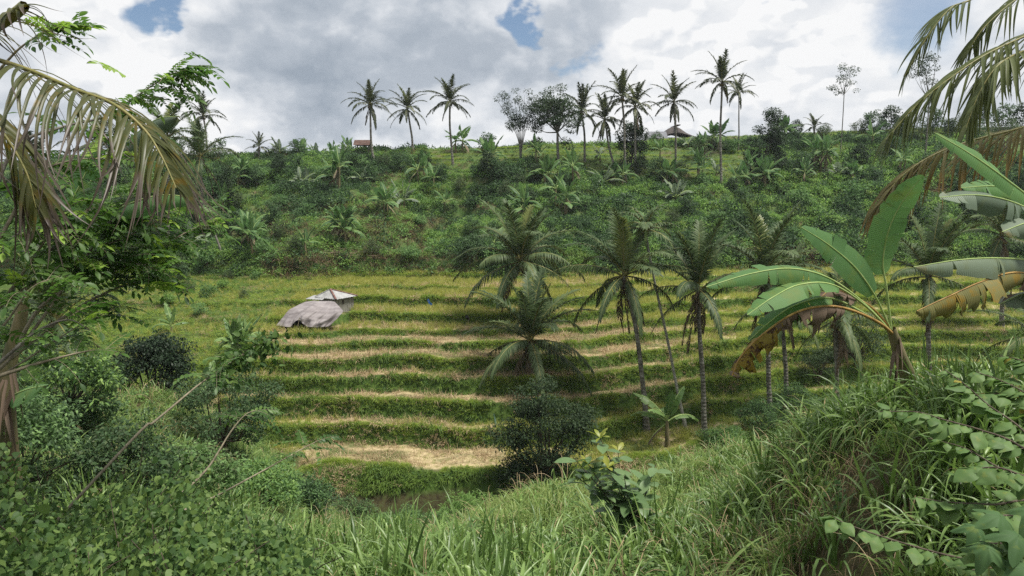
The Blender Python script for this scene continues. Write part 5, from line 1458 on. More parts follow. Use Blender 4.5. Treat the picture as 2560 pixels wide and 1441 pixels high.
# ================================================================== foreground bananas
def near_leaf(root, ctrl, hw, normal, mat, rng, start=.3, segs=10, hang=(8, 25), rib='midrib', r=(.016, .004), ragged=.045, tear=.05, pp=.55, dn=6, label=None):
    base = np.array(root.location)
    pts = catmull([P(*q) for q in ctrl], 40)
    lf = link('leaf', banana_blade(rng, pts, np.asarray(normal, float), hw, start, segs, hang, tear, 5, 6, ragged, pp, dn).mesh('leaf', MAT[mat], base), root)
    V, Q, UV = tube(pts, np.linspace(r[0], r[1], 40), 7)
    link('midrib', MB().add(V, Q, UV).mesh('midrib', MAT[rib], base), lf)
    if label: lf['label'] = label
    return lf
def near_bananas():
    rng = np.random.default_rng(23)
    bx = P(2275, 985, 8.7); base = np.array([bx[0], 8.7, float(H(bx[0], 8.7))])
    t = thing('banana_plant', 'foreground banana plant with one tall upright leaf and a hanging brown dead leaf', 'banana plant', base)
    top = P(2228, 822, 8.6)
    pts = catmull([base - [0, 0, .2], P(2272, 960, 8.7), P(2250, 890, 8.65), top], 12)
    V, Q, UV = tube(pts, np.linspace(.12, .055, 12), 10)
    link('pseudostem', MB().add(V, Q, UV).mesh('pseudostem', MAT['pseudostem'], base), t)
    # ragged dry sheaths on the stem
    for k in range(14):
        a = k * .9; c = pts[4 + k % 7]
        V, Q, UV = strips([c + .07 * np.array([math.cos(a), math.sin(a), 0])], [[.14 * math.cos(a), .14 * math.sin(a), -.6]], [[math.cos(a), math.sin(a), .2]], [rng.uniform(.22, .5)], [rng.uniform(.03, .065)], [.8, 1, .8, .5, .1], .6, .3, 3)
        link('dry_sheath', MB().add(V, Q, UV).mesh('dry_sheath', MAT['banana_dead'], base), t)
    cam_n = np.array([0, -1, .35])
    near_leaf(t, [(2228, 825, 8.6), (2216, 720, 8.6), (2207, 655, 8.6), (2222, 575, 8.55), (2256, 505, 8.5), (2308, 438, 8.4)], .235, cam_n + [.25, 0, 0], 'banana', rng, .30, 9, (2, 14), tear=.015, dn=3, label='tall upright green leaf')
    near_leaf(t, [(2226, 825, 8.6), (2190, 745, 8.5), (2140, 672, 8.4), (2075, 615, 8.3), (2002, 568, 8.2)], .20, cam_n + [-.2, 0, .35], 'banana', rng, .28, 6, (2, 16), tear=.01, dn=3)
    near_leaf(t, [(2222, 822, 8.6), (2150, 750, 8.4), (2070, 695, 8.1), (1980, 672, 7.9), (1880, 684, 7.7), (1765, 718, 7.5)], .17, (0, -.75, .8), 'banana', rng, .36, 11, (16, 40), tear=.06, dn=5)
    near_leaf(t, [(2222, 824, 8.6), (2160, 762, 8.35), (2080, 712, 8.0), (2000, 712, 7.8), (1935, 742, 7.6), (1868, 788, 7.45)], .18, (0, -.6, .9), 'banana', rng, .36, 9, (10, 30), tear=.05, dn=4)
    near_leaf(t, [(2222, 826, 8.6), (2150, 778, 8.4), (2070, 745, 8.2), (1985, 765, 8.0), (1925, 805, 7.9), (1872, 852, 7.8)], .17, (0, -.5, .9), 'banana', rng, .38, 10, (15, 40), tear=.06, dn=5)
    near_leaf(t, [(2226, 822, 8.6), (2180, 770, 8.5), (2120, 735, 8.4), (2080, 725, 8.3), (2050, 745, 8.2)], .17, (0, -.3, 1), 'banana_dead', rng, .4, 6, (30, 70), 'midrib_brown', ragged=.15, tear=.12, dn=18)
    lf = near_leaf(t, [(2236, 838, 8.6), (2195, 806, 8.4), (2125, 775, 8.1), (2060, 766, 7.9), (1985, 784, 7.8), (1905, 838, 7.7), (1852, 892, 7.65), (1830, 940, 7.6)], .24, (0, -.35, 1), 'banana_gold', rng, .62, 11, (58, 92), 'midrib_brown', (.022, .006), .12, .08, .35, 10, 'hanging dead leaf turned golden and brown')
    pts = catmull([P(*q) for q in [(2236, 838, 8.6), (2195, 806, 8.4), (2125, 775, 8.1), (2060, 766, 7.9), (1985, 784, 7.8), (1905, 838, 7.7), (1852, 892, 7.65), (1830, 940, 7.6)]], 40)
    link('dry_lamina', banana_blade(rng, pts[12:27], np.array([0, -.35, 1.0]), .20, .02, 12, (65, 100), .18, 4, 5, .25, .4, 16).mesh('dry_lamina', MAT['banana_dead'], base), lf)
    link('dry_lamina', banana_blade(rng, pts[36:], np.array([0, -.35, 1.0]), .16, .02, 4, (60, 95), .1, 4, 5, .2, .4, 12).mesh('dry_lamina', MAT['banana_dead'], base), lf)
    # plant out of frame on the right
    bx = P(2790, 900, 7.6); base = np.array([bx[0], 7.6, float(H(bx[0], 7.6))])
    t = thing('banana_plant', 'banana plant at the bank edge with a yellow torn leaf and wide grey green leaves', 'banana plant', base)
    top = P(2720, 790, 7.6)
    V, Q, UV = tube(catmull([base - [0, 0, .2], P(2760, 880, 7.6), top], 8), np.linspace(.15, .06, 8), 9); link('pseudostem', MB().add(V, Q, UV).mesh('pseudostem', MAT['pseudostem'], base), t)
    near_leaf(t, [(2720, 790, 7.6), (2690, 640, 7.5), (2600, 520, 7.3), (2510, 445, 7.1), (2425, 385, 7.0), (2335, 332, 6.9)], .14, cam_n + [-.2, 0, .5], 'banana', rng, .34, 6, (4, 20), tear=.01, dn=4)
    near_leaf(t, [(2720, 790, 7.6), (2690, 650, 7.4), (2620, 555, 7.2), (2530, 505, 7.0), (2440, 488, 6.9), (2348, 494, 6.8)], .2, (0, -.7, .85), 'banana_grey', rng, .38, 10, (10, 45), dn=9)
    near_leaf(t, [(2720, 790, 7.6), (2680, 600, 7.7), (2590, 505, 7.6), (2500, 468, 7.5), (2402, 470, 7.4)], .17, (0, -.7, .85), 'banana', rng, .5, 7, (8, 35), dn=6)
    near_leaf(t, [(2720, 790, 7.6), (2680, 690, 7.3), (2590, 655, 7.0), (2500, 646, 6.8), (2400, 650, 6.6), (2284, 668, 6.5)], .21, (0, -.45, .95), 'banana_grey', rng, .25, 11, (35, 75), dn=6)
    near_leaf(t, [(2720, 790, 7.6), (2680, 720, 7.3), (2600, 690, 7.0), (2530, 682, 6.8), (2450, 706, 6.6), (2375, 740, 6.5), (2292, 778, 6.4)], .235, (0, -.4, 1), 'banana_yellow', rng, .42, 14, (58, 92), 'midrib_brown', ragged=.11, tear=.09, pp=.35, dn=10, label='torn leaf turning yellow and brown')
    pts = catmull([P(*q) for q in [(2720, 790, 7.6), (2680, 720, 7.3), (2600, 690, 7.0), (2530, 682, 6.8), (2450, 706, 6.6)]], 30)
    link('dry_lamina', banana_blade(rng, pts[10:24], np.array([0, -.4, 1.0]), .22, .02, 9, (60, 100), .15, 4, 5, .22, .4, 14).mesh('dry_lamina', MAT['banana_dead'], base), t)
    near_leaf(t, [(2720, 790, 7.6), (2690, 650, 7.2), (2640, 570, 7.0), (2580, 555, 6.9), (2505, 580, 6.8)], .19, (0, -.6, .85), 'banana_grey', rng, .4, 8, (10, 45), dn=8)
    near_leaf(t, [(2720, 790, 7.6), (2680, 780, 7.4), (2610, 740, 7.2), (2560, 735, 7.1), (2500, 760, 7.0)], .17, (0, -.5, .9), 'banana_grey', rng, .4, 8, (20, 60), dn=8)
    # left plant behind the pinnate tree
    bx = P(10, 1010, 9.2); base = np.array([bx[0], 9.2, float(H(bx[0], 9.2))])
    t = thing('banana_plant', 'banana plant hidden in the left thicket with a bent leaf yellow at its tip', 'banana plant', base)
    V, Q, UV = tube(catmull([base - [0, 0, .2], P(15, 1010, 9.2), P(60, 760, 9.2)], 10), np.linspace(.15, .07, 10), 9); link('pseudostem', MB().add(V, Q, UV).mesh('pseudostem', MAT['pseudostem'], base), t)
    near_leaf(t, [(60, 760, 9.2), (130, 660, 9.2), (220, 570, 9.1), (320, 512, 7.6), (410, 488, 7.3), (490, 498, 7.1)], .2, (0, -.2, 1), 'banana', rng, .42, 5, (48, 76), tear=.02, dn=5)
    near_leaf(t, [(60, 760, 9.2), (130, 610, 9.3), (230, 450, 9.4), (330, 345, 9.4), (390, 300, 9.3), (448, 290, 9.2)], .24, (0, -.3, 1), 'banana_grey', rng, .45, 9, (45, 80), tear=.06, dn=10)
    near_leaf(t, [(60, 760, 9.2), (110, 640, 9.0), (170, 520, 9.0), (215, 430, 9.0), (235, 360, 9.0)], .22, (0, -1, .3), 'banana', rng, .4, 9, (5, 30), tear=.05, dn=9)
    near_leaf(t, [(15, 1000, 9.2), (40, 985, 9.0), (75, 972, 8.8), (112, 965, 8.6)], .22, (0, -.6, .8), 'banana', rng, .1, 4, (15, 40))
    for k in range(8):
        c = P(10 + 8 * (k % 4), 1000 - 25 * (k // 2), 9.05)
        V, Q, UV = strips([c], [[.3 * math.cos(k), .2 * math.sin(k) - .3, -.7]], [[0, -1, .2]], [rng.uniform(.4, .8)], [rng.uniform(.03, .07)], [.8, 1, .8, .5, .1], .5, .3, 3)
        link('dry_sheath', MB().add(V, Q, UV).mesh('dry_sheath', MAT['banana_dead'], base), t)
near_bananas()

# ================================================================== foreground: pinnate-leaved tree at the left
def pinnate_mesh(rng, mat, n=9, L=.44, ll=(.085, .115), lw=(.038, .048), bend_deg=35):
    pts = frond_curve(8, L, bend_deg, 10); mb = MB()
    V, Q, UV = tube(pts, np.linspace(.0035, .0015, 10), 4); mb.add(V, Q, UV, 1)
    T = norm(np.gradient(pts, axis=0)); S = norm(np.cross(T, [0, 0, 1.0]))
    for sg in (-1, 1):
        s = np.linspace(.16, .97, n); i = (s * 9).astype(int)
        d = T[i] * .55 + sg * S[i] + rng.normal(0, .08, (n, 3))
        V, Q, UV = strips(pts[i], d, np.array([0, 0, 1.0]) + rng.normal(0, .15, (n, 3)), rng.uniform(*ll, n) * np.interp(s, [0, .4, 1], [.7, 1, .75]), rng.uniform(*lw, n), LEAF, rng.uniform(.1, .35, n), .22, 3)
        mb.add(V, Q, UV, 0)
    V, Q, UV = strips(pts[-1:], T[-1:], [[0, 0, 1]], [ll[1]], [lw[1]], LEAF, .2, .22, 3); mb.add(V, Q, UV, 0)
    return mb.mesh('leaf', [MAT[mat], MAT['twig_pale']])
def mesh_arrays(me):
    v = np.zeros(len(me.vertices) * 3); me.vertices.foreach_get('co', v)
    q = np.zeros(len(me.loops), int); me.loops.foreach_get('vertex_index', q)
    mi = np.zeros(len(me.polygons), int); me.polygons.foreach_get('material_index', mi)
    return v.reshape(-1, 3), q.reshape(-1, 4), mi
def pinnate_tree():
    rng = np.random.default_rng(29)
    lib = [pinnate_mesh(rng, 'pinnate', 8 + k % 3, .40 + .05 * (k % 3), bend_deg=25 + 14 * k) for k in range(5)]
    new = [pinnate_mesh(rng, 'pinnate_new', 8, .34, bend_deg=20 + 20 * k) for k in range(2)]
    base = np.array([-5.4, 6.6, float(H(-5.4, 6.6))])
    t = thing('pinnate_tree', 'feathery leaved tree with thin pale branches arching out over the slope', 'tree', base)
    rootp = base + np.array([0.1, 0, 1.2])
    V, Q, UV = tube(catmull([base - [0, 0, .3], base + [.05, 0, .6], rootp], 6), np.linspace(.11, .09, 6), 8); link('trunk', MB().add(V, Q, UV).mesh('trunk', MAT['bark_grey'], base), t)
    # branches: list of pixel control points, leaf range, count, leaf style
    br = [([(-60, 960, 7.0), (28, 896, 7.2), (150, 735, 7.6), (235, 615, 7.8), (312, 515, 8.0), (352, 470, 8.1)], .45, 26, .15),
          ([(-60, 980, 7.0), (70, 897, 7.2), (190, 820, 7.5), (312, 758, 7.8)], .4, 10, .1),
          ([(-60, 860, 6.6), (0, 765, 6.8), (76, 657, 7.0), (140, 560, 7.2), (180, 500, 7.3)], .3, 22, .1),
          ([(28, 896, 7.2), (110, 760, 7.5), (250, 690, 7.9), (350, 650, 8.2), (450, 590, 8.5), (540, 545, 8.7)], .4, 34, .12),
          ([(0, 765, 6.8), (120, 690, 7.3), (230, 660, 7.6), (340, 660, 7.9), (400, 680, 8.0)], .3, 26, .3),
          ([(28, 896, 7.2), (150, 800, 7.6), (270, 730, 7.9), (380, 700, 8.2), (440, 720, 8.4)], .35, 22, .1),
          ([(76, 657, 7.0), (170, 600, 7.4), (260, 560, 7.7), (330, 540, 8.0)], .2, 20, .25),
          ([(-60, 860, 6.6), (-40, 600, 6.9), (30, 380, 7.2), (150, 320, 7.5), (270, 290, 7.8), (350, 235, 8.0), (420, 190, 8.1), (462, 178, 8.2)], .56, 40, .06),
          ([(-60, 860, 6.6), (-80, 500, 6.8), (-40, 250, 6.9), (30, 140, 6.9), (110, 80, 6.9), (140, 72, 6.9)], .7, 14, .35),
          ([(-60, 700, 6.7), (20, 560, 7.0), (90, 440, 7.2), (190, 400, 7.4), (290, 400, 7.6)], .3, 22, .2),
          ([(-60, 900, 6.5), (20, 800, 6.6), (80, 720, 6.6), (150, 690, 6.7)], .2, 10, .1),
          ([(-60, 960, 6.5), (30, 880, 6.6), (90, 830, 6.7), (170, 800, 6.8), (230, 830, 6.9)], .2, 8, .1),
          ([(-60, 960, 6.4), (30, 930, 6.5), (110, 905, 6.6), (210, 880, 6.8), (290, 870, 6.9)], .2, 7, .2),
          ([(-60, 640, 6.7), (20, 600, 6.8), (80, 570, 6.9), (140, 590, 7.0)], .2, 12, .15),
          ([(235, 615, 7.8), (300, 600, 8.0), (380, 560, 8.2), (430, 530, 8.3)], .2, 14, .15)]
    nleaf = 0
    from mathutils import Euler
    arr = [mesh_arrays(m) for m in lib + new]; extra = MB()
    for ctrl, s0, n, pn in br:
        pts = catmull([P(*q) for q in ctrl], 40)
        r0 = .018 if len(ctrl) > 4 else .012
        V, Q, UV = tube(np.vstack([[rootp], pts]) if ctrl[0][0] < -50 else pts, np.linspace(r0 * 1.3, .003, 41 if ctrl[0][0] < -50 else 40), 6)
        b = link('branch', MB().add(V, Q, UV).mesh('branch', MAT['twig_pale'] if n % 4 else MAT['bark_grey'], base), t)
        for k in range(n):
            s = s0 + (1 - s0) * (k + rng.random() * .6) / n
            i = min(int(s * 39), 38); T = norm(pts[i + 1] - pts[i])
            side = norm(np.cross(T, [0, 0, 1])) * (1 if k % 2 else -1)
            d = T * .6 + side * .8 + np.array([0, 0, rng.normal(.1, .2)])
            az = math.atan2(d[1], d[0])
            me = new[k % 2] if (s > .8 and rng.random() < pn * 2.2) or rng.random() < pn * .3 else lib[rng.integers(0, 5)]
            o = link('leaf', me, b, pts[i] - base, (rng.normal(0, .35), rng.normal(-.1, .25), az + rng.normal(0, .3)), rng.uniform(.8, 1.15))
            nleaf += 1
        for k in range(int(n * (.1 if ctrl[-1][1] > 680 else .6 if ctrl[-1][1] > 400 else .35))):
            s = s0 * .8 + (1 - s0 * .8) * rng.random(); i = min(int(s * 39), 38)
            isnew = rng.random() < pn * .8
            v, q, mi = arr[5 + k % 2] if isnew else arr[k % 5]
            R = np.array(Euler((rng.normal(0, .4), rng.normal(-.05, .3), rng.random() * 6.28)).to_matrix())
            w = (v * rng.uniform(.8, 1.25)) @ R.T + pts[i] + rng.normal(0, 1, 3) * np.array([.22, .25, .14])
            extra.add(w, q, None, 1 if isnew else 0)
    o = link('foliage', extra.mesh('foliage', [MAT['pinnate'], MAT['pinnate_new']], base), t); o['kind'] = 'stuff'
    print('pinnate leaves', nleaf)
    # single sprays rising from the valley side
    for j, (ctrl, n, lab) in enumerate([([(440, 1290, 9.5), (560, 1230, 10.2), (680, 1165, 11), (760, 1120, 11.5), (800, 1100, 11.8)], 9, 'thin branch ending in a feathery dark spray above the tall grass'),
                                        ([(440, 1250, 9.2), (520, 1170, 9.6), (570, 1090, 9.9), (610, 1040, 10.1), (640, 1025, 10.2)], 7, 'bare pale curved shoot topped with a feathery leaf tuft'),
                                        ([(330, 1100, 9.0), (410, 1035, 9.4), (500, 960, 9.9), (580, 905, 10.3), (640, 865, 10.6), (690, 845, 10.8)], 12, 'long pale leaning branch carrying a vine covered leafy end')]):
        pts = catmull([P(*q) for q in ctrl], 40)
        dv = norm(pts[0] - pts[4]); gb = pts[0].copy(); st_ = 0
        while gb[2] > float(H(gb[0], gb[1])) and st_ < 80:
            dv = norm(dv + np.array([0, 0, -.012])); gb = gb + dv * .08; st_ += 1
        gb[2] = float(H(gb[0], gb[1])); pts = catmull(np.vstack([[gb - [0, 0, .1]], pts[::5], pts[-1:]]), 40)
        t2 = thing('leaning_branch', lab, 'branch', gb)
        V, Q, UV = tube(pts, np.linspace(.02, .004, 40), 6); link('stem', MB().add(V, Q, UV).mesh('stem', MAT['twig_pale'], gb), t2)
        for k in range(n):
            s = (.62 if j < 2 else .5) + .37 * k / n; i = min(int(s * 39), 38)
            link('leaf', lib[rng.integers(0, 5)], t2, pts[i] - gb, (rng.normal(0, .4), rng.normal(0, .3), rng.random() * 6.28), rng.uniform(.9, 1.3))
        if j == 2:
            n = 300; q = pts[(rng.uniform(.55, 1, n) * 39).astype(int)] + np.stack([rng.normal(0, .16, n), rng.normal(0, .16, n), -np.abs(rng.normal(0, .22, n)) + .1], -1)
            V, Q, UV = strips(q, rng.normal(0, 1, (n, 3)) - [0, 0, .5], rng.normal(0, .5, (n, 3)) + [0, 0, 1], rng.uniform(.07, .15, n), rng.uniform(.05, .10, n), HEART, rng.uniform(.1, .6, n), .2, 3)
            o = link('vine_leaves', MB().add(V, Q, UV).mesh('vine_leaves', MAT['vine'], gb), t2); o['kind'] = 'stuff'
pinnate_tree()

# ================================================================== foreground: vine thicket bottom left
def vine_top(x, y):
    """height of the vine-smothered thicket above the ground"""
    pxv = 1280 + F * x / np.maximum(y * 1.02 + 0.4, .1)
    h = np.interp(pxv, [-300, 0, 110, 205, 280, 380, 460, 560, 660, 760, 840], [2.1, 1.8, 1.35, 1.15, 1.25, 1.45, 1.45, 1.2, 1.0, .7, 0])
    return h * sstep(y, 4.0, 6.0) * (1 - sstep(y, 9.0, 11.5)) * (.30 + 1.4 * fbm(x * 1.5, y * 1.5, 3))
def vine_thicket():
    rng = np.random.default_rng(37)
    base = np.array([-4.0, 8.2, float(H(-4.0, 8.2))])
    t = thing('vine_thicket', 'thicket smothered in heart leaved climbing vines at the edge of the tall grass', 'vine', base)
    n = 52000
    y = rng.uniform(4.6, 11.5, n); x = rng.uniform(-1.0, -.18, n) * y
    h = vine_top(x, y); ok = h > .12
    x, y, h = x[ok], y[ok], h[ok]; n = len(x)
    g = H(x, y)
    f = 1 - np.abs(rng.normal(0, .42, n)); f = np.clip(f, 0.02, 1.06)
    p = np.stack([x, y, g + h * f], -1) + rng.normal(0, .03, (n, 3))
    v = in_view(p, 250, -200, 1700); p = p[v]; n = len(p)
    d = np.stack([rng.normal(0, .7, n), rng.normal(-.35, .6, n), rng.normal(-.35, .5, n)], -1)
    up = np.stack([rng.normal(0, .55, n), rng.normal(-.4, .5, n), rng.normal(.9, .4, n)], -1)
    L = rng.uniform(.035, .085, n) * np.where(rng.random(n) < .10, 1.5, 1); W = L * rng.uniform(.62, .82, n); dr = rng.uniform(.05, .5, n)
    xx, yy, dep = px_of(p)
    vis = (xx > 0) & (xx < 900) & (yy > 700) & (yy < 1441)
    # the leaves lying on the outside that show largest are leaves of their own
    score = np.where(vis & (rng.random(n) < .25), L / dep, 0)
    big = np.argsort(-score)[:300]; rest = np.setdiff1d(np.arange(n), big)
    for i in big:
        V, Q, UV = strips(p[i:i + 1], d[i:i + 1], up[i:i + 1], L[i:i + 1], W[i:i + 1], HEART, dr[i], .25, 3)
        link('leaf', MB().add(V, Q, UV).mesh('leaf', MAT['vine'], base), t)
    V, Q, UV = strips(p[rest], d[rest], up[rest], L[rest], W[rest], HEART, dr[rest], .0, 2)
    o = link('foliage', MB().add(V, Q, UV).mesh('foliage', MAT['vine'], base), t); o['kind'] = 'stuff'
    # stems and hanging runners
    mb = MB()
    for k in range(150):
        yy = rng.uniform(5.2, 10.5); xx = rng.uniform(-.85, -.25) * yy
        z0 = float(H(xx, yy)); hh = float(vine_top(np.array([xx]), np.array([yy]))[0])
        if hh < .3: continue
        c = catmull([[xx, yy, z0], [xx + rng.normal(0, .15), yy + rng.normal(0, .1), z0 + hh * .5], [xx + rng.normal(0, .35), yy + rng.normal(0, .2), z0 + hh * rng.uniform(.8, 1.1)]], 7)
        V, Q, UV = tube(c, np.linspace(.012, .004, 7), 4); mb.add(V, Q, UV)
    link('stems', mb.mesh('stems', MAT['bark_brown'], base), t)
vine_thicket()

# ================================================================== foreground: broad-leaved shrub on the right, sapling in the middle
def broad_leaf_mesh(rng, mat, L=.19, W=.15):
    V, Q, UV = strips([[0.04, 0, 0]], [[1, 0, .05]], [[0, 0, 1]], [L], [W], [.22, .62, .88, .99, 1.0, .93, .82, .66, .46, .26, .02], rng.uniform(.25, .6), -.25, 5)
    V[:, 2] += .003 * np.sin(V[:, 0] * 60) + .005 * np.sin(V[:, 1] * 70 + V[:, 0] * 30)
    mb = MB().add(V, Q, UV)
    V, Q, UV = tube([[0, 0, 0], [.02, 0, .003], [.045, 0, 0]], .0025, 4); mb.add(V, Q, UV, 1)
    return mb.mesh('leaf', [MAT[mat], MAT['twig_pale']])
def broad_shrub():
    rng = np.random.default_rng(41)
    lib = [broad_leaf_mesh(rng, 'broad', .19 + .02 * k, .14 + .012 * k) for k in range(4)]
    yel = [broad_leaf_mesh(rng, 'broad_yellow', .18, .14)]
    bx = P(2640, 1500, 4.4); base = np.array([bx[0], 4.4, float(H(bx[0], 4.4))])
    t = thing('broad_leaved_shrub', 'sprawling shrub with broad pale green leaves spilling over the right bank', 'shrub', base)
    st = [[(2640, 1500, 4.4), (2533, 1437, 4.4), (2440, 1405, 4.4), (2345, 1383, 4.4), (2230, 1350, 4.4), (2123, 1313, 4.4), (2080, 1290, 4.4)],
          [(2640, 1500, 4.4), (2600, 1270, 4.6), (2480, 1262, 4.6), (2369, 1256, 4.7), (2295, 1244, 4.7)],
          [(2640, 1500, 4.4), (2620, 1290, 4.7), (2560, 1207, 4.8), (2480, 1160, 4.9), (2410, 1120, 5.0), (2320, 1096, 5.1)],
          [(2640, 1500, 4.4), (2640, 1200, 4.9), (2560, 1080, 5.1), (2472, 1014, 5.3), (2410, 960, 5.4), (2361, 924, 5.5)],
          [(2640, 1500, 4.4), (2650, 1150, 5.0), (2590, 1010, 5.3), (2520, 960, 5.5), (2440, 930, 5.7)],
          [(2640, 1500, 4.4), (2660, 1100, 5.0), (2620, 960, 5.4), (2560, 905, 5.6), (2500, 890, 5.8)],
          [(2640, 1500, 4.4), (2600, 1330, 4.2), (2540, 1290, 4.2), (2470, 1300, 4.2), (2420, 1330, 4.2)],
          [(2640, 1500, 4.4), (2600, 1400, 3.9), (2540, 1370, 3.8), (2480, 1360, 3.8), (2430, 1385, 3.8)],
          [(2640, 1500, 4.4), (2590, 1450, 4.0), (2520, 1420, 4.0), (2430, 1425, 4.0)],
          [(2640, 1500, 4.4), (2600, 1180, 4.8), (2540, 1110, 5.0), (2450, 1075, 5.1), (2360, 1050, 5.2), (2290, 1030, 5.3), (2200, 1030, 5.4)],
          [(2640, 1500, 4.4), (2600, 1240, 4.5), (2530, 1180, 4.5), (2460, 1170, 4.6), (2400, 1190, 4.7)],
          [(2640, 1500, 4.4), (2620, 1100, 5.2), (2560, 1000, 5.4), (2490, 985, 5.5), (2430, 1000, 5.6)]]
    for ctrl in st:
        pts = catmull([P(*q) for q in ctrl], 40)
        V, Q, UV = tube(pts, np.linspace(.012, .003, 40), 5); b = link('stem', MB().add(V, Q, UV).mesh('stem', MAT['bark_brown'], base), t)
        ln = np.sum(np.linalg.norm(np.diff(pts, axis=0), axis=1)); n = max(9, int(ln / .052))
        for k in range(n):
            s = .28 + .72 * (k + rng.random() * .5) / n; i = min(int(s * 39), 38)
            T = norm(pts[i + 1] - pts[i]); side = norm(np.cross(T, [0, 0, 1])) * (1 if k % 2 else -1)
            d = T * .5 + side * .8 + rng.normal(0, .25, 3)
            az = math.atan2(d[1], d[0])
            me = yel[0] if rng.random() < .035 else lib[rng.integers(0, 4)]
            link('leaf', me, b, pts[i] - base, (rng.normal(-.1, .25), rng.normal(.15, .25), az), rng.uniform(.35, .85) * (1 if s < .85 else .8))
    # lobed leaf clump in the corner
    base = np.array([*P(2580, 1560, 3.6)[:2], 0]); base[2] = float(H(base[0], base[1]))
    t = thing('lobed_leaf_plant', 'plant with large lobed dark green leaves in the corner below the shrub', 'plant', base)
    for k, (px, py, D, sc) in enumerate([(2500, 1290, 3.7, 1.3), (2470, 1370, 3.6, 1.1), (2545, 1340, 3.6, 1.3), (2560, 1420, 3.5, 1.2), (2440, 1320, 3.9, 1.0), (2590, 1280, 3.7, 1.2)]):
        c = P(px, py, D)
        V, Q, UV = tube(catmull([base, (base + c) / 2 + [0, .1, .1], c], 8), np.linspace(.008, .004, 8), 5); pt = link('stalk', MB().add(V, Q, UV).mesh('stalk', MAT['midrib'], base), t)
        th = np.linspace(-math.pi, math.pi, 57); rr = .135 * sc * (.50 + .50 * (1 - np.abs(np.sin(th * 2.5))) ** .9) * (.62 + .38 * np.cos(th / 2) ** 2)
        ring = np.linspace(.02, 1, 5); ax = norm(np.array([rng.normal(-.4, .4), -.6, -.25])); nm = norm(np.array([rng.normal(0, .25), -.55, 1.0])); sx = norm(np.cross(ax, nm)); ax = np.cross(nm, sx)
        G = c + (ring[:, None, None] * rr[None, :, None]) * (np.cos(th)[None, :, None] * ax + np.sin(th)[None, :, None] * sx) - nm * (ring[:, None, None] ** 2 * .05 * (1 + .6 * np.cos(th * 5))[None, :, None])
        mb = grid_mesh(G, None, '')
        link('leaf', mb.mesh('leaf', MAT['lobed'], base), pt)
broad_shrub()

def sapling():
    rng = np.random.default_rng(43)
    D = 11.0
    b0 = P(1590, 1320, D); base = np.array([b0[0], D, float(H(b0[0], D))])
    t = thing('broadleaf_sapling', 'sapling with whorls of oval leaves and yellow new shoots in the grass', 'sapling', base)
    def lf(mat, L, W):
        V, Q, UV = strips([[.01, 0, 0]], [[1, 0, .1]], [[0, 0, 1]], [L], [W], [.25, .6, .88, 1.0, .9, .6, .05], rng.uniform(.1, .35), .18, 3)
        mb = MB().add(V, Q, UV); V, Q, UV = tube([[0, 0, 0], [.01, 0, .001], [.03, 0, .003]], .003, 4); mb.add(V, Q, UV, 1)
        return mb.mesh('leaf', [MAT[mat], MAT['midrib']])
    big = [lf('sapling', .36, .17), lf('sapling', .31, .145), lf('sapling', .27, .12)]; nw = [lf('sapling_new', .2, .075), lf('sapling_new', .24, .09)]
    tips = [(1500, 1095, 11.00), (1430, 1140, 10.73), (1545, 1130, 11.13), (1470, 1160, 10.86), (1560, 1190, 10.86), (1600, 1235, 10.73), (1640, 1160, 11.13), (1520, 1170, 10.73), (1500, 1215, 10.86), (1580, 1260, 10.73), (1610, 1290, 10.73), (1545, 1230, 11.13), (1440, 1190, 11.00)]
    root = P(1585, 1330, D)
    for j, tp in enumerate(tips):
        e = P(*tp); m = (root + e) / 2 + rng.normal(0, .06, 3)
        pts = catmull([base - [0, 0, .05], root, m, e], 24)
        V, Q, UV = tube(pts, np.linspace(.02, .006, 24), 5); b = link('stem', MB().add(V, Q, UV).mesh('stem', MAT['bark_brown'], base), t)
        for k in range(16):
            f = .45 + .55 * k / 15; i = min(int(f * 23), 22)
            link('leaf', big[(k + j) % 3], b, pts[i] - base, (rng.normal(0, .25), rng.normal(-.1, .3), k * 2.4 + j), rng.uniform(.75, 1.2))
        if j in (0, 2, 3, 7):
            for k in range(6):
                link('new_leaf', nw[k % 2], b, pts[-1] - base, (rng.normal(0, .3), rng.normal(-.7, .3), k * 1.05 + j), rng.uniform(.8, 1.1))
sapling()

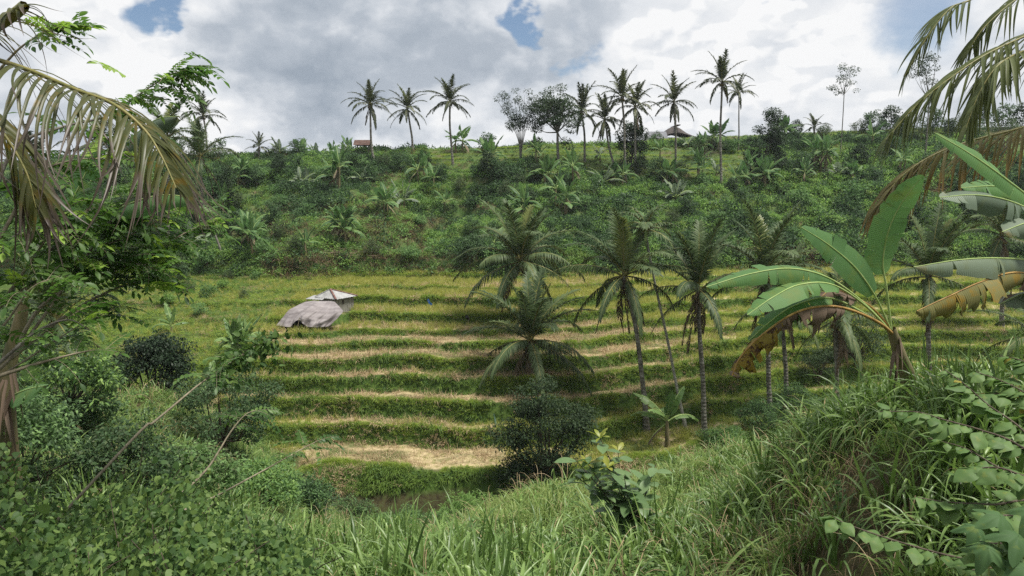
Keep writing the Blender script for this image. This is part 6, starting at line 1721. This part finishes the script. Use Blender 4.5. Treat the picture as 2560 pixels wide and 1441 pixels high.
# ================================================================== foreground grass
def near_grass():
    rng = np.random.default_rng(47)
    tall = [tuft(rng, 13, .13, (.5, 1.2), (.024, .046), .7, (.3, 1.4), BLADE, 'grass_tall', .35, 3) for _ in range(7)]
    light = [tuft(rng, 30, .16, (.3, .7), (.010, .018), .9, (.5, 1.5), BLADE, 'grass_light', .3, 2) for _ in range(3)]
    herb = [leafy(rng, 40, .18, (.05, .10), (.03, .055), 'herb', LEAF, zr=(.4, 1.7)) for _ in range(2)] + [leafy(rng, 34, .18, (.06, .12), (.03, .06), 'herb_bright', LEAF, zr=(.4, 1.7)) for _ in range(2)]
    dry = [tuft(rng, 22, .2, (.3, .8), (.005, .012), 1.8, (.3, 1.2), BLADE4, 'drygrass', .2, 2) for _ in range(2)]
    dark = [leafy(rng, 44, .2, (.05, .11), (.03, .055), 'herb_dark', LEAF, zr=(.4, 1.6))]
    stalk = [tuft(rng, 6, .12, (.7, 1.2), (.006, .014), .5, (.1, .9), BLADE, 'straw', .2, 2)]
    pr = tall + light + herb + dry + dark + stalk     # 0-6, 7-9, 10-13, 14-15, 16, 17
    n = 64000
    y = 3.2 + 25.3 * rng.random(n) ** .62; x = rng.uniform(-.95, .95, n) * y
    bankx = x - .12 * (y - 8)
    onbank = (bankx > 2.6) & (y < 15)
    face = (bankx > 2.2) & (bankx < 4.4) & (y > 5.0) & (y < 10.5)
    lightz = (np.exp(-((x - 6) / 4) ** 2 - ((y - 19) / 4.5) ** 2) + .7 * np.exp(-((x - .8) / 2.4) ** 2 - ((y - 16.5) / 3) ** 2)) > .35
    vh = vine_top(x, y)
    clump = fbm(x * .75 + 3, y * .75, 3)
    mixn = fbm(x * .5, y * .5, 2)
    k = rng.integers(0, 7, n)
    r = rng.random(n)
    k = np.where((r < .20 + .42 * (mixn > .52)) & ~onbank, rng.integers(10, 14, n), k)
    k = np.where((r < .12) & onbank, rng.integers(10, 14, n), k)
    k = np.where((r > .88) & (y > 6), rng.integers(7, 10, n), k)
    k = np.where(r > .955, rng.integers(14, 17, n), k)
    k = np.where(lightz & (rng.random(n) < .8), rng.integers(7, 10, n), k)
    k = np.where((y > 17) & ~lightz & (r < .6), rng.integers(7, 14, n), k)
    k = np.where(face & (rng.random(n) < .30), rng.integers(14, 16, n), k)
    k = np.where(rng.random(n) < .045, 17, k)
    tallm = k < 7
    keep = rng.random(n) < np.where(tallm, .16 + 1.15 * sstep(clump, .42, .68), np.where(k < 10, .75, .55)) * np.interp(y, [3, 7, 14, 28], [.6, .85, 1, 1]) * .8
    keep &= (vh < .35) | ((rng.random(n) < .45) & (y < 6.0) & (x > -.62 * y))
    keep &= y > 3.4
    Pn = np.stack([x, y, H(x, y) - .02], -1)
    v = in_view(Pn, 420, -300, 2300) & keep
    scl = rng.uniform(.6, 1.2, n) * np.where(tallm & onbank, .86, 1) * np.where(tallm & (y > 14), .75, 1) * np.where(tallm, .65 + .7 * clump, 1) * np.interp(y, [3.5, 5, 7], [.55, .68, 1.0])
    scatter('tall_grass', Pn[v], pr, k[v], scl[v], 'tall arching green grass and weeds filling the near slope', 'grass', .16, seed=5)
near_grass()

# ================================================================== air: thin even haze round everything
def build_haze():
    m, N, L = newmat('haze_air')
    v = N.new('ShaderNodeVolumePrincipled'); v.inputs['Color'].default_value = (.86, .92, 1.0, 1); v.inputs['Density'].default_value = 0.00022
    v.inputs['Anisotropy'].default_value = 0.2
    o = N.new('ShaderNodeOutputMaterial'); L.new(v.outputs[0], o.inputs['Volume'])
    V, Q = box((0, 127, -3), 620, 570, 54)
    h = link('haze', MB().add(V, Q).mesh('haze', m, smooth=False)); tagged(h, 'thin pale haze filling the valley air', 'haze', kind='stuff')
build_haze()
SC.cycles.volume_bounces = 0
